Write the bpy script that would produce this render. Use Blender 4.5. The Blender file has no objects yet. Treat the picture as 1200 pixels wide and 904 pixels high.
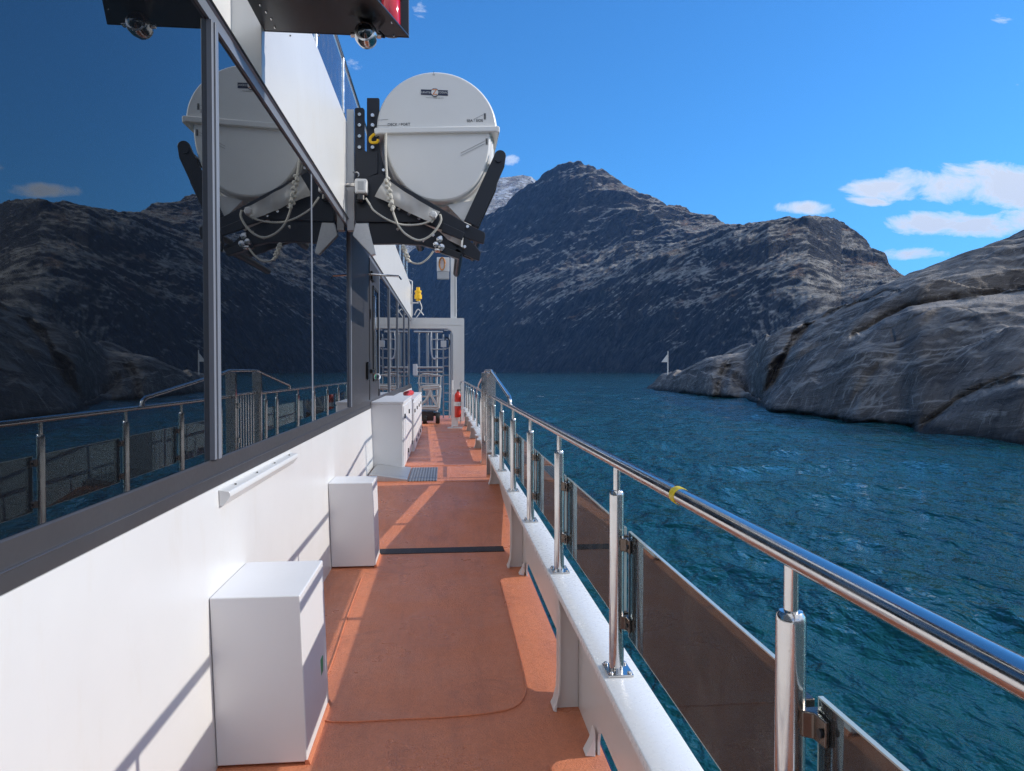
EXPO = 0.48
import bpy, math, random
import numpy as np
from mathutils import Vector, Matrix, noise as mnoise
random.seed(7); np.random.seed(7)
R = math.radians
scene = bpy.context.scene
col = scene.collection
# ------------------------------------------------------------------ camera
CAM = Vector((0.0, 0.0, 1.55)); F = 830.0; YAW = math.atan(79/830.0); PITCH = math.atan(17/830.0)
WATER = -2.95
cd = bpy.data.cameras.new('camera'); cam = bpy.data.objects.new('camera', cd); col.objects.link(cam)
cd.sensor_width = 36; cd.lens = F/1200*36; cd.clip_start = .02; cd.clip_end = 60000
cam.location = CAM; cam.rotation_euler = (R(90)-PITCH, 0, -YAW)
scene.camera = cam
MR = cam.rotation_euler.to_matrix()
def ray(px, py): return MR @ Vector(((px-600)/F, (452-py)/F, -1))
def atY(px, py, Y):
    d = ray(px, py); return CAM + d*(Y/d.y)
def atX(px, py, X):
    d = ray(px, py); return CAM + d*(X/d.x)
def atZ(px, py, Z):
    d = ray(px, py); return CAM + d*((Z-1.55)/d.z)
# ------------------------------------------------------------------ tagging
def tag(o, label=None, cat=None, group=None, kind=None):
    if label: o['label'] = label
    if cat: o['category'] = cat
    if group: o['group'] = group
    if kind: o['kind'] = kind
    return o
def thing(name, label, cat, loc=(0,0,0), group=None):
    o = bpy.data.objects.new(name, None); o.empty_display_size = .1; col.objects.link(o)
    o.location = loc; return tag(o, label, cat, group)
# ------------------------------------------------------------------ mesh builder (world coordinates)
class MB:
    def __init__(s): s.v = []; s.f = []; s.sm = []
    def add(s, vs, fs, smooth=False):
        n = len(s.v); s.v += [tuple(v) for v in vs]
        s.f += [tuple(i+n for i in f) for f in fs]; s.sm += [smooth]*len(fs); return s
    def box(s, x0, x1, y0, y1, z0, z1):
        vs = [(x,y,z) for z in (z0,z1) for y in (y0,y1) for x in (x0,x1)]
        return s.add(vs, [(0,2,3,1),(4,5,7,6),(0,1,5,4),(2,6,7,3),(0,4,6,2),(1,3,7,5)])
    def prism(s, poly, axis, a, b):
        # poly of 2D points; axis 'y': (x,z) swept in y ; 'z': (x,y) ; 'x': (y,z)
        def P(p, t): return {'y':(p[0],t,p[1]), 'z':(p[0],p[1],t), 'x':(t,p[0],p[1])}[axis]
        n = len(poly); vs = [P(p,a) for p in poly]+[P(p,b) for p in poly]
        return s.add(vs, [tuple(range(n)), tuple(range(2*n-1,n-1,-1))]+[(i,i+n,(i+1)%n+n,(i+1)%n) for i in range(n)])
    def tube(s, pts, r, seg=12, closed=False, caps=True):
        pts = [Vector(p) for p in pts]; n = len(pts)
        rs = r if isinstance(r, (list,tuple)) else [r]*n
        T = []
        for i in range(n):
            if closed: t = pts[(i+1)%n]-pts[i-1]
            elif i == 0: t = pts[1]-pts[0]
            elif i == n-1: t = pts[-1]-pts[-2]
            else: t = (pts[i+1]-pts[i]).normalized()+(pts[i]-pts[i-1]).normalized()
            T.append(t.normalized())
        up = Vector((0,0,1)) if abs(T[0].z) < .9 else Vector((1,0,0))
        u = T[0].cross(up).normalized(); vs = []
        for i in range(n):
            u = (u - T[i]*u.dot(T[i])).normalized(); w = T[i].cross(u)
            for k in range(seg):
                a = 2*math.pi*k/seg; vs.append(pts[i]+(u*math.cos(a)+w*math.sin(a))*rs[i])
        fs = []
        m = n if closed else n-1
        for i in range(m):
            j = (i+1)%n
            for k in range(seg):
                k2 = (k+1)%seg; fs.append((i*seg+k, i*seg+k2, j*seg+k2, j*seg+k))
        s.add(vs, fs, True)
        if caps and not closed:
            b = len(s.v)-len(vs)
            s.f += [tuple(b+k for k in range(seg-1,-1,-1)), tuple(b+(n-1)*seg+k for k in range(seg))]; s.sm += [False, False]
        return s
    def cyl(s, p0, p1, r, seg=20): return s.tube([p0,p1], r, seg)
    def lathe(s, prof, c, axis='z', seg=28):
        # prof: (radius, height)
        vs = []; n = len(prof)
        for r, h in prof:
            for k in range(seg):
                a = 2*math.pi*k/seg; x, y = r*math.cos(a), r*math.sin(a)
                p = {'z':(x,y,h),'y':(x,h,y),'x':(h,x,y)}[axis]
                vs.append((c[0]+p[0], c[1]+p[1], c[2]+p[2]))
        fs = [(i*seg+k, i*seg+(k+1)%seg, (i+1)*seg+(k+1)%seg, (i+1)*seg+k) for i in range(n-1) for k in range(seg)]
        s.add(vs, fs, True)
        b = len(s.v)-len(vs)
        s.f += [tuple(b+k for k in range(seg-1,-1,-1)), tuple(b+(n-1)*seg+k for k in range(seg))]; s.sm += [False, False]
        return s
    def build(s, name, mat, parent=None, bevel=0, seg=2, sharp=None):
        me = bpy.data.meshes.new(name)
        org = Vector((0,0,0))
        if parent is not None:
            p = parent
            while p is not None: org = org + p.location; p = p.parent
        me.from_pydata([(v[0]-org.x, v[1]-org.y, v[2]-org.z) for v in s.v], [], s.f)
        import bmesh
        bm = bmesh.new(); bm.from_mesh(me); bmesh.ops.recalc_face_normals(bm, faces=bm.faces); bm.to_mesh(me); bm.free()
        me.polygons.foreach_set('use_smooth', s.sm if not (bevel or sharp) else [True]*len(s.f))
        if bevel or sharp: me.set_sharp_from_angle(angle=R(35))
        if any(s.sm) and not (bevel or sharp): me.set_sharp_from_angle(angle=R(42))
        me.materials.append(mat); me.update()
        o = bpy.data.objects.new(name, me); col.objects.link(o)
        if parent is not None: o.parent = parent
        if bevel:
            b = o.modifiers.new('bevel', 'BEVEL'); b.width = bevel; b.segments = seg; b.limit_method = 'ANGLE'; b.angle_limit = R(40)
            b.harden_normals = True
        return o
# an origin for a thing that is one mesh: keep at its base
def rebase(o, p):
    p = Vector(p); o.data.transform(Matrix.Translation(-p)); o.location = p; return o
def smooth_path(ctrl, n=8):
    P = [Vector(c) for c in ctrl]; out = []
    for i in range(len(P)-1):
        p0 = P[max(i-1,0)]; p1 = P[i]; p2 = P[i+1]; p3 = P[min(i+2,len(P)-1)]
        for k in range(n):
            t = k/n
            out.append(.5*((2*p1)+(p2-p0)*t+(2*p0-5*p1+4*p2-p3)*t*t+(3*p1-p0-3*p2+p3)*t**3))
    out.append(P[-1]); return out
def text_mesh(name, body, size, loc, rot, mat, parent, extrude=.0008, align='CENTER'):
    cu = bpy.data.curves.new(name, 'FONT'); cu.body = body; cu.size = size; cu.align_x = align; cu.align_y = 'CENTER'; cu.extrude = extrude
    to = bpy.data.objects.new(name, cu); col.objects.link(to)
    bpy.context.view_layer.update()
    me = bpy.data.meshes.new_from_object(to.evaluated_get(bpy.context.evaluated_depsgraph_get()))
    bpy.data.objects.remove(to)
    me.materials.clear(); me.materials.append(mat)
    o = bpy.data.objects.new(name, me); col.objects.link(o)
    org = Vector((0,0,0)); p = parent
    while p is not None: org = org + p.location; p = p.parent
    o.parent = parent; o.location = Vector(loc)-org; o.rotation_euler = rot
    return o
# ------------------------------------------------------------------ materials
def newmat(name):
    m = bpy.data.materials.new(name); m.use_nodes = True
    nt = m.node_tree; nt.nodes.clear()
    out = nt.nodes.new('ShaderNodeOutputMaterial'); return m, nt, out
class N:
    def __init__(s, nt): s.nt = nt
    def n(s, t, **kw):
        x = s.nt.nodes.new(t)
        ins = kw.pop('ins', {})
        for k, v in kw.items(): setattr(x, k, v)
        for k, v in ins.items(): s.put(x, k, v)
        return x
    def put(s, x, k, v):
        if isinstance(v, bpy.types.NodeSocket): s.nt.links.new(v, x.inputs[k])
        else: x.inputs[k].default_value = v
    def math(s, op, a, b=0.0, c=None, clamp=False):
        x = s.n('ShaderNodeMath', operation=op, use_clamp=clamp); s.put(x,0,a); s.put(x,1,b)
        if c is not None: s.put(x,2,c)
        return x.outputs[0]
    def mix(s, f, a, b):
        x = s.n('ShaderNodeMix', data_type='RGBA'); s.put(x,0,f)
        s.put(x,6,a if isinstance(a, bpy.types.NodeSocket) else (*a,1)); s.put(x,7,b if isinstance(b, bpy.types.NodeSocket) else (*b,1))
        return x.outputs[2]
    def noise(s, vec, scale, detail=4, rough=.5, dist=0, out='Fac'):
        x = s.n('ShaderNodeTexNoise'); s.put(x,'Vector',vec); s.put(x,'Scale',scale); s.put(x,'Detail',detail); s.put(x,'Roughness',rough); s.put(x,'Distortion',dist)
        return x.outputs[out]
    def ramp(s, fac, stops):
        x = s.n('ShaderNodeMapRange'); s.put(x,0,fac); s.put(x,1,stops[0]); s.put(x,2,stops[1]); s.put(x,3,0.0 if len(stops)<3 else stops[2]); s.put(x,4,1.0 if len(stops)<4 else stops[3])
        return x.outputs[0]
    def mapping(s, vec, scale=(1,1,1), rot=(0,0,0)):
        x = s.n('ShaderNodeMapping'); s.put(x,'Vector',vec); x.inputs['Scale'].default_value = scale; x.inputs['Rotation'].default_value = rot; return x.outputs[0]
    def aniso(s, vec, rot, scale): return s.mapping(s.mapping(vec, (1,1,1), rot), scale)
    def bump(s, h, strength=.5, dist=.01, normal=None):
        x = s.n('ShaderNodeBump'); s.put(x,'Height',h); s.put(x,'Strength',strength); s.put(x,'Distance',dist)
        if normal is not None: s.put(x,'Normal',normal)
        return x.outputs[0]
def worldpos(g): return g.n('ShaderNodeNewGeometry').outputs['Position']
def principled(g, out, **kw):
    b = g.n('ShaderNodeBsdfPrincipled')
    for k, v in kw.items():
        k = k.replace('_',' ')
        if isinstance(v, tuple) and len(v) == 3: v = (*v,1)
        g.put(b, k, v)
    g.nt.links.new(b.outputs[0], out.inputs['Surface']); return b
def paint(name, c, rough=.35, var=.06, bump=.0, metallic=0, scale=2.0, coat=0.0, dirt=None, spec=.5):
    m, nt, out = newmat(name); g = N(nt); p = worldpos(g)
    n1 = g.noise(p, scale, 5, .6); n2 = g.noise(p, 45, 3, .6)
    f = g.ramp(n1, (.3,.7)); base = g.mix(f, tuple(x*(1-var) for x in c), tuple(min(1,x*(1+var*.5)) for x in c))
    if dirt:
        d = g.noise(g.mapping(p, (1.2,1.2,.35)), 5, 6, .65); base = g.mix(g.ramp(d, (.56,.82,0,.45)), base, dirt)
    rr = g.ramp(n2, (.3,.7,rough*.92,rough*1.08))
    b = principled(g, out, Base_Color=base, Roughness=rr, Metallic=float(metallic), Coat_Weight=coat, Specular_IOR_Level=spec)
    h = g.math('ADD', g.math('MULTIPLY', g.noise(p, 3.5, 2, .5), .7), g.math('MULTIPLY', n2, .05))
    if bump > -.05: g.put(b, 'Normal', g.bump(h, .10+bump, .01))
    return m
M = {}
M['white'] = paint('white_paint', (.71,.71,.70), .32, .035, dirt=(.62,.58,.52))
M['white_box'] = paint('white_box_paint', (.74,.74,.75), .38, .03)
M['white_flange'] = paint('white_rail_base_paint', (.79,.80,.80), .28, .02, bump=-.09)
M['grey_frame'] = paint('grey_window_frame', (.048,.047,.051), .38, .1, metallic=0)
M['silver_frame'] = paint('silver_window_frame', (.20,.22,.26), .35, .06, metallic=.0)
M['black'] = paint('black_paint', (.010,.011,.014), .32, .2)
M['navy_black'] = paint('dark_navy_steel_paint', (.008,.011,.020), .42, .2)
M['rubber'] = paint('black_rubber', (.012,.012,.012), .7, .2)
M['canister'] = paint('canister_shell', (.80,.79,.765), .33, .03)
M['bag'] = paint('grey_cover_fabric', (.52,.51,.49), .8, .08, bump=.25, scale=6)
M['rope'] = paint('white_rope', (.58,.56,.50), .85, .15, bump=.4, scale=60)
M['yellow'] = paint('yellow_plastic', (.85,.50,.01), .4, .08)
M['tape'] = paint('yellow_tape', (.80,.62,.02), .45, .06)
M['red'] = paint('red_paint', (.62,.03,.015), .35, .1)
M['redlens'] = paint('red_lens', (.65,.005,.03), .12, .1, coat=.5)
M['orange'] = paint('orange_mark', (.75,.22,.03), .4, .05)
M['navy_mark'] = paint('dark_blue_mark', (.015,.022,.06), .4, .05)
M['mark'] = paint('dark_lettering', (.03,.03,.035), .5, .05)
M['green'] = paint('green_sign', (.02,.30,.14), .45, .05)
M['greybox'] = paint('light_grey_enclosure', (.42,.43,.44), .4, .05)
M['alu'] = paint('aluminium_bare', (.42,.43,.44), .5, .1, metallic=.25)
M['brass'] = paint('copper_coil', (.5,.22,.08), .35, .1, metallic=.7)
M['hull'] = paint('hull_paint', (.02,.03,.06), .35, .1)
def stainless():
    m, nt, out = newmat('stainless_steel'); g = N(nt); p = worldpos(g)
    n = g.noise(p, 18, 5, .65); s = g.noise(p, 140, 2, .6)
    spots = g.ramp(g.noise(p, 55, 4, .7), (.66,.74))
    base = g.mix(g.math('MULTIPLY', spots, .35), (.63,.61,.59), (.30,.25,.2))
    principled(g, out, Base_Color=base, Metallic=1.0, Roughness=g.ramp(n, (.35,.7,.10,.26)), Normal=g.bump(s, .04, .002))
    return m
M['steel'] = stainless()
M['clamp'] = paint('clamp_metal', (.16,.13,.11), .25, .2, metallic=.9, scale=30)
def window_mat():
    m, nt, out = newmat('dark_window_glass'); g = N(nt); p = worldpos(g)
    smear = g.noise(g.mapping(p, (1,1,.4)), 3.0, 5, .6)
    wav = g.noise(p, .9, 2, .5)
    principled(g, out, Base_Color=(.004,.005,.007), Roughness=g.ramp(smear, (.45,.8,.0,.018)), IOR=2.15, Specular_Tint=(.86,.95,1.0),
               Normal=g.bump(wav, .05, .006))
    return m
M['window'] = window_mat()
def rail_glass():
    m, nt, out = newmat('tinted_rail_glass'); g = N(nt); p = worldpos(g)
    tr = g.n('ShaderNodeBsdfTransparent', ins={'Color':(.36,.37,.38,1)})
    gl = g.n('ShaderNodeBsdfGlossy', ins={'Color':(.60,.84,.98,1),'Roughness':.012})
    df = g.n('ShaderNodeBsdfDiffuse', ins={'Color':(.35,.33,.31,1)})
    fr = g.n('ShaderNodeFresnel', ins={'IOR':2.15})
    mx = g.n('ShaderNodeMixShader'); g.put(mx,0,fr.outputs[0]); nt.links.new(tr.outputs[0],mx.inputs[1]); nt.links.new(gl.outputs[0],mx.inputs[2])
    dust = g.math('MULTIPLY', g.ramp(g.noise(g.mapping(p,(1,1,.5)), 9, 7, .72), (.50,.80)), .22)
    dust = g.math('ADD', dust, .085)
    m2 = g.n('ShaderNodeMixShader'); g.put(m2,0,dust); nt.links.new(mx.outputs[0],m2.inputs[1]); nt.links.new(df.outputs[0],m2.inputs[2])
    nt.links.new(m2.outputs[0], out.inputs['Surface']); return m
M['rail_glass'] = rail_glass()
M['glass_edge'] = paint('polished_glass_edge', (.42,.50,.48), .12, .1, coat=.6)
def deck_mat():
    m, nt, out = newmat('terracotta_deck_coating'); g = N(nt); p = worldpos(g)
    big = g.noise(p, 1.3, 6, .6); grit = g.noise(p, 120, 4, .7); mid = g.noise(p, 30, 5, .7)
    c = g.mix(g.ramp(big,(.3,.7)), (.70,.235,.112), (.76,.27,.135))
    c = g.mix(g.ramp(mid,(.42,.7,0,.4)), c, (.50,.155,.078)); c = g.mix(g.ramp(grit,(.5,.75,0,.45)), c, (.40,.12,.062))
    wear = g.math('MULTIPLY', g.ramp(g.noise(p, 3.1, 8, .75), (.60,.72)), g.ramp(g.noise(p, 70, 2,.6),(.45,.6)))
    c = g.mix(g.math('MULTIPLY', wear, .35), c, (.55,.30,.2))
    streak = g.noise(g.mapping(p,(5,.6,1)), 1.6, 6, .65)
    c = g.mix(g.ramp(streak,(.48,.74,0,.5)), c, (.42,.15,.09)); stain = g.noise(p, 2.4, 9, .72, .8); c = g.mix(g.ramp(stain,(.56,.66,0,.35)), c, (.36,.12,.075)); c = g.mix(g.ramp(stain,(.30,.40,.3,0)), c, (.80,.36,.22))
    vor = g.n('ShaderNodeTexVoronoi', ins={'Vector':p,'Scale':9.0}); 
    spot = g.math('MULTIPLY', g.math('LESS_THAN', vor.outputs['Distance'], .035), g.math('GREATER_THAN', g.noise(p, 2.3, 2,.5), .52))
    c = g.mix(g.math('MULTIPLY', spot, .7), c, (.62,.5,.42))
    h = g.math('ADD', g.math('MULTIPLY', grit, .6), g.math('MULTIPLY', mid, .8))
    damp = g.ramp(g.noise(p, 2.0, 4, .6), (.35,.65,.24,.55))
    principled(g, out, Base_Color=c, Roughness=damp, Normal=g.bump(h, 1.0, .007), Specular_IOR_Level=.5)
    return m
M['deck'] = deck_mat()
def strip_mat():
    m, nt, out = newmat('black_grit_strip'); g = N(nt); p = worldpos(g)
    s = g.ramp(g.noise(p, 130, 2, .6), (.62,.68)); principled(g, out, Base_Color=g.mix(s, (.012,.012,.013), (.25,.17,.13)), Roughness=.6, Normal=g.bump(g.noise(p,260,2,.5), .6, .002)); return m
M['strip'] = strip_mat()
def plate_mat(kind):
    m, nt, out = newmat('grating_steel' if kind == 'grate' else 'tread_plate'); g = N(nt); p = worldpos(g)
    if kind == 'grate':
        sx = g.n('ShaderNodeSeparateXYZ', ins={'Vector':p})
        a = g.math('LESS_THAN', g.math('FRACT', g.math('MULTIPLY', sx.outputs[0], 30)), .42)
        b = g.math('LESS_THAN', g.math('FRACT', g.math('MULTIPLY', sx.outputs[1], 22)), .35)
        f = g.math('MAXIMUM', a, b); c = g.mix(f, (.02,.02,.025), (.33,.34,.36)); met = g.math('MULTIPLY', f, .5)
        principled(g, out, Base_Color=c, Roughness=.45, Metallic=met, Normal=g.bump(f, .6, .004))
    else:
        w = g.n('ShaderNodeTexVoronoi', ins={'Vector':g.mapping(p,(1,1,0),(0,0,.78)),'Scale':28.0}); f = g.ramp(w.outputs['Distance'], (.25,.4,1,0))
        principled(g, out, Base_Color=(.45,.46,.47), Roughness=.38, Metallic=.6, Normal=g.bump(f, .6, .003))
    return m
M['grate'] = plate_mat('grate'); M['tread'] = plate_mat('tread')
def water_mat():
    m, nt, out = newmat('fjord_water'); g = N(nt); p = worldpos(g)
    a = g.noise(g.mapping(p,(1,.55,1),(0,0,.5)), .8, 3, .5, .4)
    b = g.noise(g.mapping(p,(1,.6,1),(0,0,.3)), 2.6, 3, .5, .3)
    c = g.noise(g.mapping(p,(1,.6,1),(0,0,.7)), .16, 7, .68, .3)
    f_ = g.noise(g.mapping(p,(1,.7,1),(0,0,.2)), 9.0, 4, .6, .2)
    h = g.math('ADD', g.math('ADD', g.math('MULTIPLY', a, .75), g.math('ADD', g.math('MULTIPLY', b, .34), g.math('MULTIPLY', f_, .035))), g.math('MULTIPLY', c, .9))
    at = g.n('ShaderNodeAttribute', attribute_name='crest').outputs['Fac']
    foam = g.math('MULTIPLY', g.ramp(at,(.90,.97)), g.ramp(g.noise(p, 6.5, 6, .75), (.52,.58)), clamp=True)
    patch = g.noise(p, .02, 4, .6)
    base = g.mix(g.ramp(patch,(.35,.65)), (.0035,.046,.052), (.006,.064,.064))
    base = g.mix(g.ramp(at,(.45,1.0,0,.5)), base, (.004,.060,.058))
    gl_ = g.math('MULTIPLY', g.ramp(at,(.55,.75)), g.ramp(g.noise(p, 3.4, 5, .8), (.685,.71))); foam = g.math('MAXIMUM', foam, gl_)
    base = g.mix(foam, base, (.75,.78,.8))
    principled(g, out, Base_Color=base, Roughness=g.math('ADD', .03, g.math('MULTIPLY', foam, .5)), IOR=1.333, Normal=g.bump(h, 1.0, .55))
    return m
M['water'] = water_mat()
def rock_mat(kind):
    m, nt, out = newmat({'far':'weathered_granite','islet':'smooth_granite','snow':'snowy_granite'}[kind]); g = N(nt); p = worldpos(g)
    if kind == 'islet':
        q = g.mapping(p, (1,1,1))
        big = g.noise(q, .12, 6, .6, .6); mid = g.noise(q, .9, 10, .72, .3); fine = g.noise(q, 5, 8, .75)
        xs, ys_, zs_ = g.n('ShaderNodeSeparateXYZ', ins={'Vector':g.n('ShaderNodeVectorMath',operation='ADD',ins={0:p,1:g.n('ShaderNodeVectorMath',operation='SCALE',ins={0:g.noise(p,.22,4,.5,0,'Color'),'Scale':2.6}).outputs[0]}).outputs[0]}).outputs
        cv = g.n('ShaderNodeCombineXYZ'); g.put(cv,0,g.math('ADD',g.math('MULTIPLY',zs_,.62),g.math('MULTIPLY',ys_,.11))); g.put(cv,1,g.math('MULTIPLY',ys_,.07)); g.put(cv,2,g.math('MULTIPLY',xs,.12))
        st = g.noise(cv.outputs[0], 1.5, 10, .70, .3)
        dr = g.noise(g.mapping(g.n('ShaderNodeVectorMath',operation='ADD',ins={0:p,1:g.n('ShaderNodeVectorMath',operation='SCALE',ins={0:g.noise(p,.15,3,.5,0,'Color'),'Scale':5.0}).outputs[0]}).outputs[0],(.10,.9,.14)), 1.5, 9, .72, .3)
        c = g.mix(g.ramp(big,(.35,.65)), (.085,.073,.065), (.165,.143,.127))
        c = g.mix(g.ramp(st,(.54,.62,0,.85)), c, (.30,.275,.25))
        c = g.mix(g.ramp(st,(.38,.47,.9,0)), c, (.035,.030,.028))
        c = g.mix(g.ramp(dr,(.54,.62,0,.75)), c, (.05,.044,.042)); c = g.mix(g.ramp(dr,(.36,.43,.8,0)), c, (.34,.31,.28)); dr2 = g.noise(g.mapping(p,(.3,3.2,.42)), 1.5, 6, .65, .8); c = g.mix(g.ramp(dr2,(.60,.68,0,.6)), c, (.42,.385,.35)); c = g.mix(g.ramp(dr2,(.34,.41,.5,0)), c, (.06,.052,.048))
        c = g.mix(g.ramp(mid,(.55,.65,0,.4)), c, (.08,.07,.065)); c = g.mix(g.ramp(fine,(.60,.72,0,.3)), c, (.40,.38,.35))
        c = g.mix(g.ramp(g.noise(p,.3,8,.7,.8),(.60,.72,0,.8)), c, (.33,.32,.30))
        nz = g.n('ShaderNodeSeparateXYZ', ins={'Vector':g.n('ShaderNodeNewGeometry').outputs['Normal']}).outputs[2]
        c = g.mix(g.math('MULTIPLY', g.ramp(g.math('ADD', nz, g.math('MULTIPLY', g.math('SUBTRACT',st,.5), .5)), (.72,.98)), .6), c, (.40,.36,.31))  # lit tops put into the colour: upward-facing rock lighter and warmer
        sz = g.n('ShaderNodeSeparateXYZ', ins={'Vector':p}).outputs[2]
        wl = g.math('ADD', sz, g.math('MULTIPLY', g.noise(p,.5,3,.6), -1.4))
        c = g.mix(g.ramp(wl,(WATER-.5,WATER+.35,.95,0)), c, (.012,.012,.012))
        h = g.math('ADD', g.math('MULTIPLY', mid, .22), g.math('ADD', g.math('MULTIPLY', st, 1.0), g.math('MULTIPLY', fine, .05)))
        crk = g.n('ShaderNodeTexVoronoi', feature='DISTANCE_TO_EDGE', ins={'Vector':g.mapping(g.n('ShaderNodeVectorMath',operation='ADD',ins={0:p,1:g.noise(p,.25,4,.6,0,'Color')}).outputs[0],(.5,.5,1.3),(.35,0,.5)),'Scale':.16})
        cr = g.ramp(crk.outputs[0], (0,.02,1,0)); cr = g.math('MULTIPLY', cr, g.ramp(g.noise(p,.12,3,.5),(.55,.62))); c = g.mix(g.math('MULTIPLY',cr,.35), c, (.05,.045,.045))
        h = g.math('SUBTRACT', h, g.math('MULTIPLY', cr, .25))
        principled(g, out, Base_Color=c, Roughness=.75, Normal=g.bump(h, 1.0, .8), Specular_IOR_Level=.35)
        return m
    s = .01
    d = g.n('ShaderNodeVectorMath',operation='ADD',ins={0:p,1:g.n('ShaderNodeVectorMath',operation='SCALE',ins={0:g.noise(p,.004,5,.6,0,'Color'),'Scale':120.0}).outputs[0]}).outputs[0]
    big = g.noise(p, .0035, 6, .6, .3); mid = g.noise(d, .03, 11, .76)
    st = g.noise(g.aniso(d,(0,0,-.36),(.25,1.0,.32)), .105, 10, .74, .35)
    crk = g.n('ShaderNodeTexVoronoi', feature='DISTANCE_TO_EDGE', ins={'Vector':g.aniso(d,(0,0,-.36),(.25,1.0,.35)),'Scale':.03}).outputs[0]
    c = g.mix(g.ramp(mid,(.35,.65)), (.018,.021,.027), (.072,.074,.078))  # dark bluish base carries the shade of the steep faces
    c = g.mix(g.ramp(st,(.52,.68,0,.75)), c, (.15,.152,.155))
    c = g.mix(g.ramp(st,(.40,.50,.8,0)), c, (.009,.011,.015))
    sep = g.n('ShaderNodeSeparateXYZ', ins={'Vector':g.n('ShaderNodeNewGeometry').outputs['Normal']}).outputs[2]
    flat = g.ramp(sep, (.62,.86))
    c = g.mix(g.math('MULTIPLY', g.ramp(g.math('ADD', sep, g.math('MULTIPLY', mid, .35)), (.855,1.0)), .92), c, g.mix(g.ramp(g.math('ADD',g.math('MULTIPLY',st,.5),g.math('MULTIPLY',mid,.5)),(.43,.57)), (.13,.12,.10), (.66,.62,.55)))  # sunlit contrast put into the colour: flatter rock lightened, steep rock left dark
    veg = g.math('MULTIPLY', g.math('MULTIPLY', flat, g.ramp(g.noise(p,.013,7,.7,.5),(.52,.62))), .75)
    vc = g.mix(g.ramp(g.noise(p,.03,5,.7),(.4,.62)), (.075,.062,.030), (.32,.14,.055))
    c = g.mix(veg, c, vc)
    if kind == 'snow':
        sn = g.ramp(g.noise(g.mapping(p,(1,1,.5)), .012, 8, .72), (.49,.58)); c = g.mix(g.math('MULTIPLY', sn, g.ramp(sep,(.25,.55))), c, (.8,.82,.85))
    else:
        sn = g.math('MULTIPLY', g.ramp(g.noise(p,.022,6,.7,.4),(.68,.71)), flat); c = g.mix(g.math('MULTIPLY',sn,.9), c, (.75,.77,.8))
    h = g.math('ADD', g.math('MULTIPLY', st, .55), g.math('ADD', g.math('MULTIPLY', mid, 1.1), g.math('MULTIPLY', g.noise(d,.12,6,.7), .25)))
    crk2 = g.n('ShaderNodeTexVoronoi', ins={'Vector':g.aniso(d,(.4,-.5,.5),(.5,.7,1.0)),'Scale':.035}).outputs[0]
    h = g.math('ADD', g.math('SUBTRACT', h, g.ramp(crk,(0,.06,.4,0))), g.math('MULTIPLY', crk2, .5))
    principled(g, out, Base_Color=c, Roughness=.85, Normal=g.bump(h, 1.0, 34.0), Specular_IOR_Level=.2)
    return m
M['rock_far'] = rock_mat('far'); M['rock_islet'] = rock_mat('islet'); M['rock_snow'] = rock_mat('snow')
# ------------------------------------------------------------------ light and sky
SUN = Vector((1, .055, .565)).normalized()
elev = math.asin(SUN.z); azim = math.atan2(SUN.x, SUN.y)
sl = bpy.data.lights.new('sun', 'SUN'); sl.energy = 2.85; sl.angle = R(.55); sl.color = (1.0, .93, .84)
so = bpy.data.objects.new('sun', sl); col.objects.link(so); so.rotation_euler = SUN.to_track_quat('Z','Y').to_euler(); so.location = (20,0,20)
w = bpy.data.worlds.new('World'); scene.world = w; w.use_nodes = True
nt = w.node_tree; nt.nodes.clear(); g = N(nt)
sky = g.n('ShaderNodeTexSky', sky_type='NISHITA', sun_disc=False, sun_elevation=elev, sun_rotation=azim, altitude=0, air_density=1.0, dust_density=.25, ozone_density=4.0)
tc = g.n('ShaderNodeTexCoord').outputs['Generated']
sp = g.n('ShaderNodeSeparateXYZ', ins={'Vector':tc})
dx, dy, dz = sp.outputs
A = g.math('DIVIDE', dx, g.math('MAXIMUM', dy, .05)); E = g.math('DIVIDE', dz, g.math('MAXIMUM', dy, .05))
cxyz = g.n('ShaderNodeCombineXYZ'); g.put(cxyz,0,A); g.put(cxyz,1,g.math('MULTIPLY',E,2.3)); 
cn = g.noise(cxyz.outputs[0], 9.0, 10, .66, .5)
blobs = [(1045,222,48,12,1.3),(1110,216,70,18,1.4),(1190,220,80,24,1.5),(1280,225,90,34,1.4),(1018,236,26,5,.9),(1085,262,44,13,1.3),(1150,264,70,13,1.3),(1225,258,80,15,1.2),(943,244,34,8,1.25),(1068,298,46,8,1.2),
         (490,16,10,18,.55),(408,75,16,9,.5),(598,187,10,6,.75),(1176,19,18,10,.55),(712,60,12,7,.3),(60,120,80,14,.5),(1320,120,120,26,.8)]
cov = None
for (bx, by, wx, wy, s) in blobs:
    d = ray(bx, by); a0, e0 = d.x/d.y, d.z/d.y
    u = g.math('DIVIDE', g.math('SUBTRACT', A, a0), wx*1.5/F); v = g.math('DIVIDE', g.math('SUBTRACT', E, e0), wy*1.5/F)
    q = g.math('ADD', g.math('MULTIPLY',u,u), g.math('MULTIPLY',v,v))
    b = g.math('MULTIPLY', g.math('SUBTRACT', 1.0, q, clamp=True), s)
    cov = b if cov is None else g.math('MAXIMUM', cov, b)
dens = g.math('ADD', g.math('MULTIPLY', cov, 1.7), g.math('ADD', g.math('MULTIPLY', g.math('SUBTRACT', cn, .50), 6.0), -.78))
mask = g.math('MULTIPLY', g.ramp(dens,(-.05,1.15)), g.ramp(cov,(.0,.12)))
mask = g.math('MULTIPLY', mask, g.math('GREATER_THAN', dy, .05))
back = g.n('ShaderNodeCombineXYZ'); zz_ = g.math('ADD', g.math('MAXIMUM', dz, 0.0), .16); g.put(back,0,g.math('DIVIDE',dx,zz_)); g.put(back,1,g.math('DIVIDE',dy,zz_))
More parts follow.
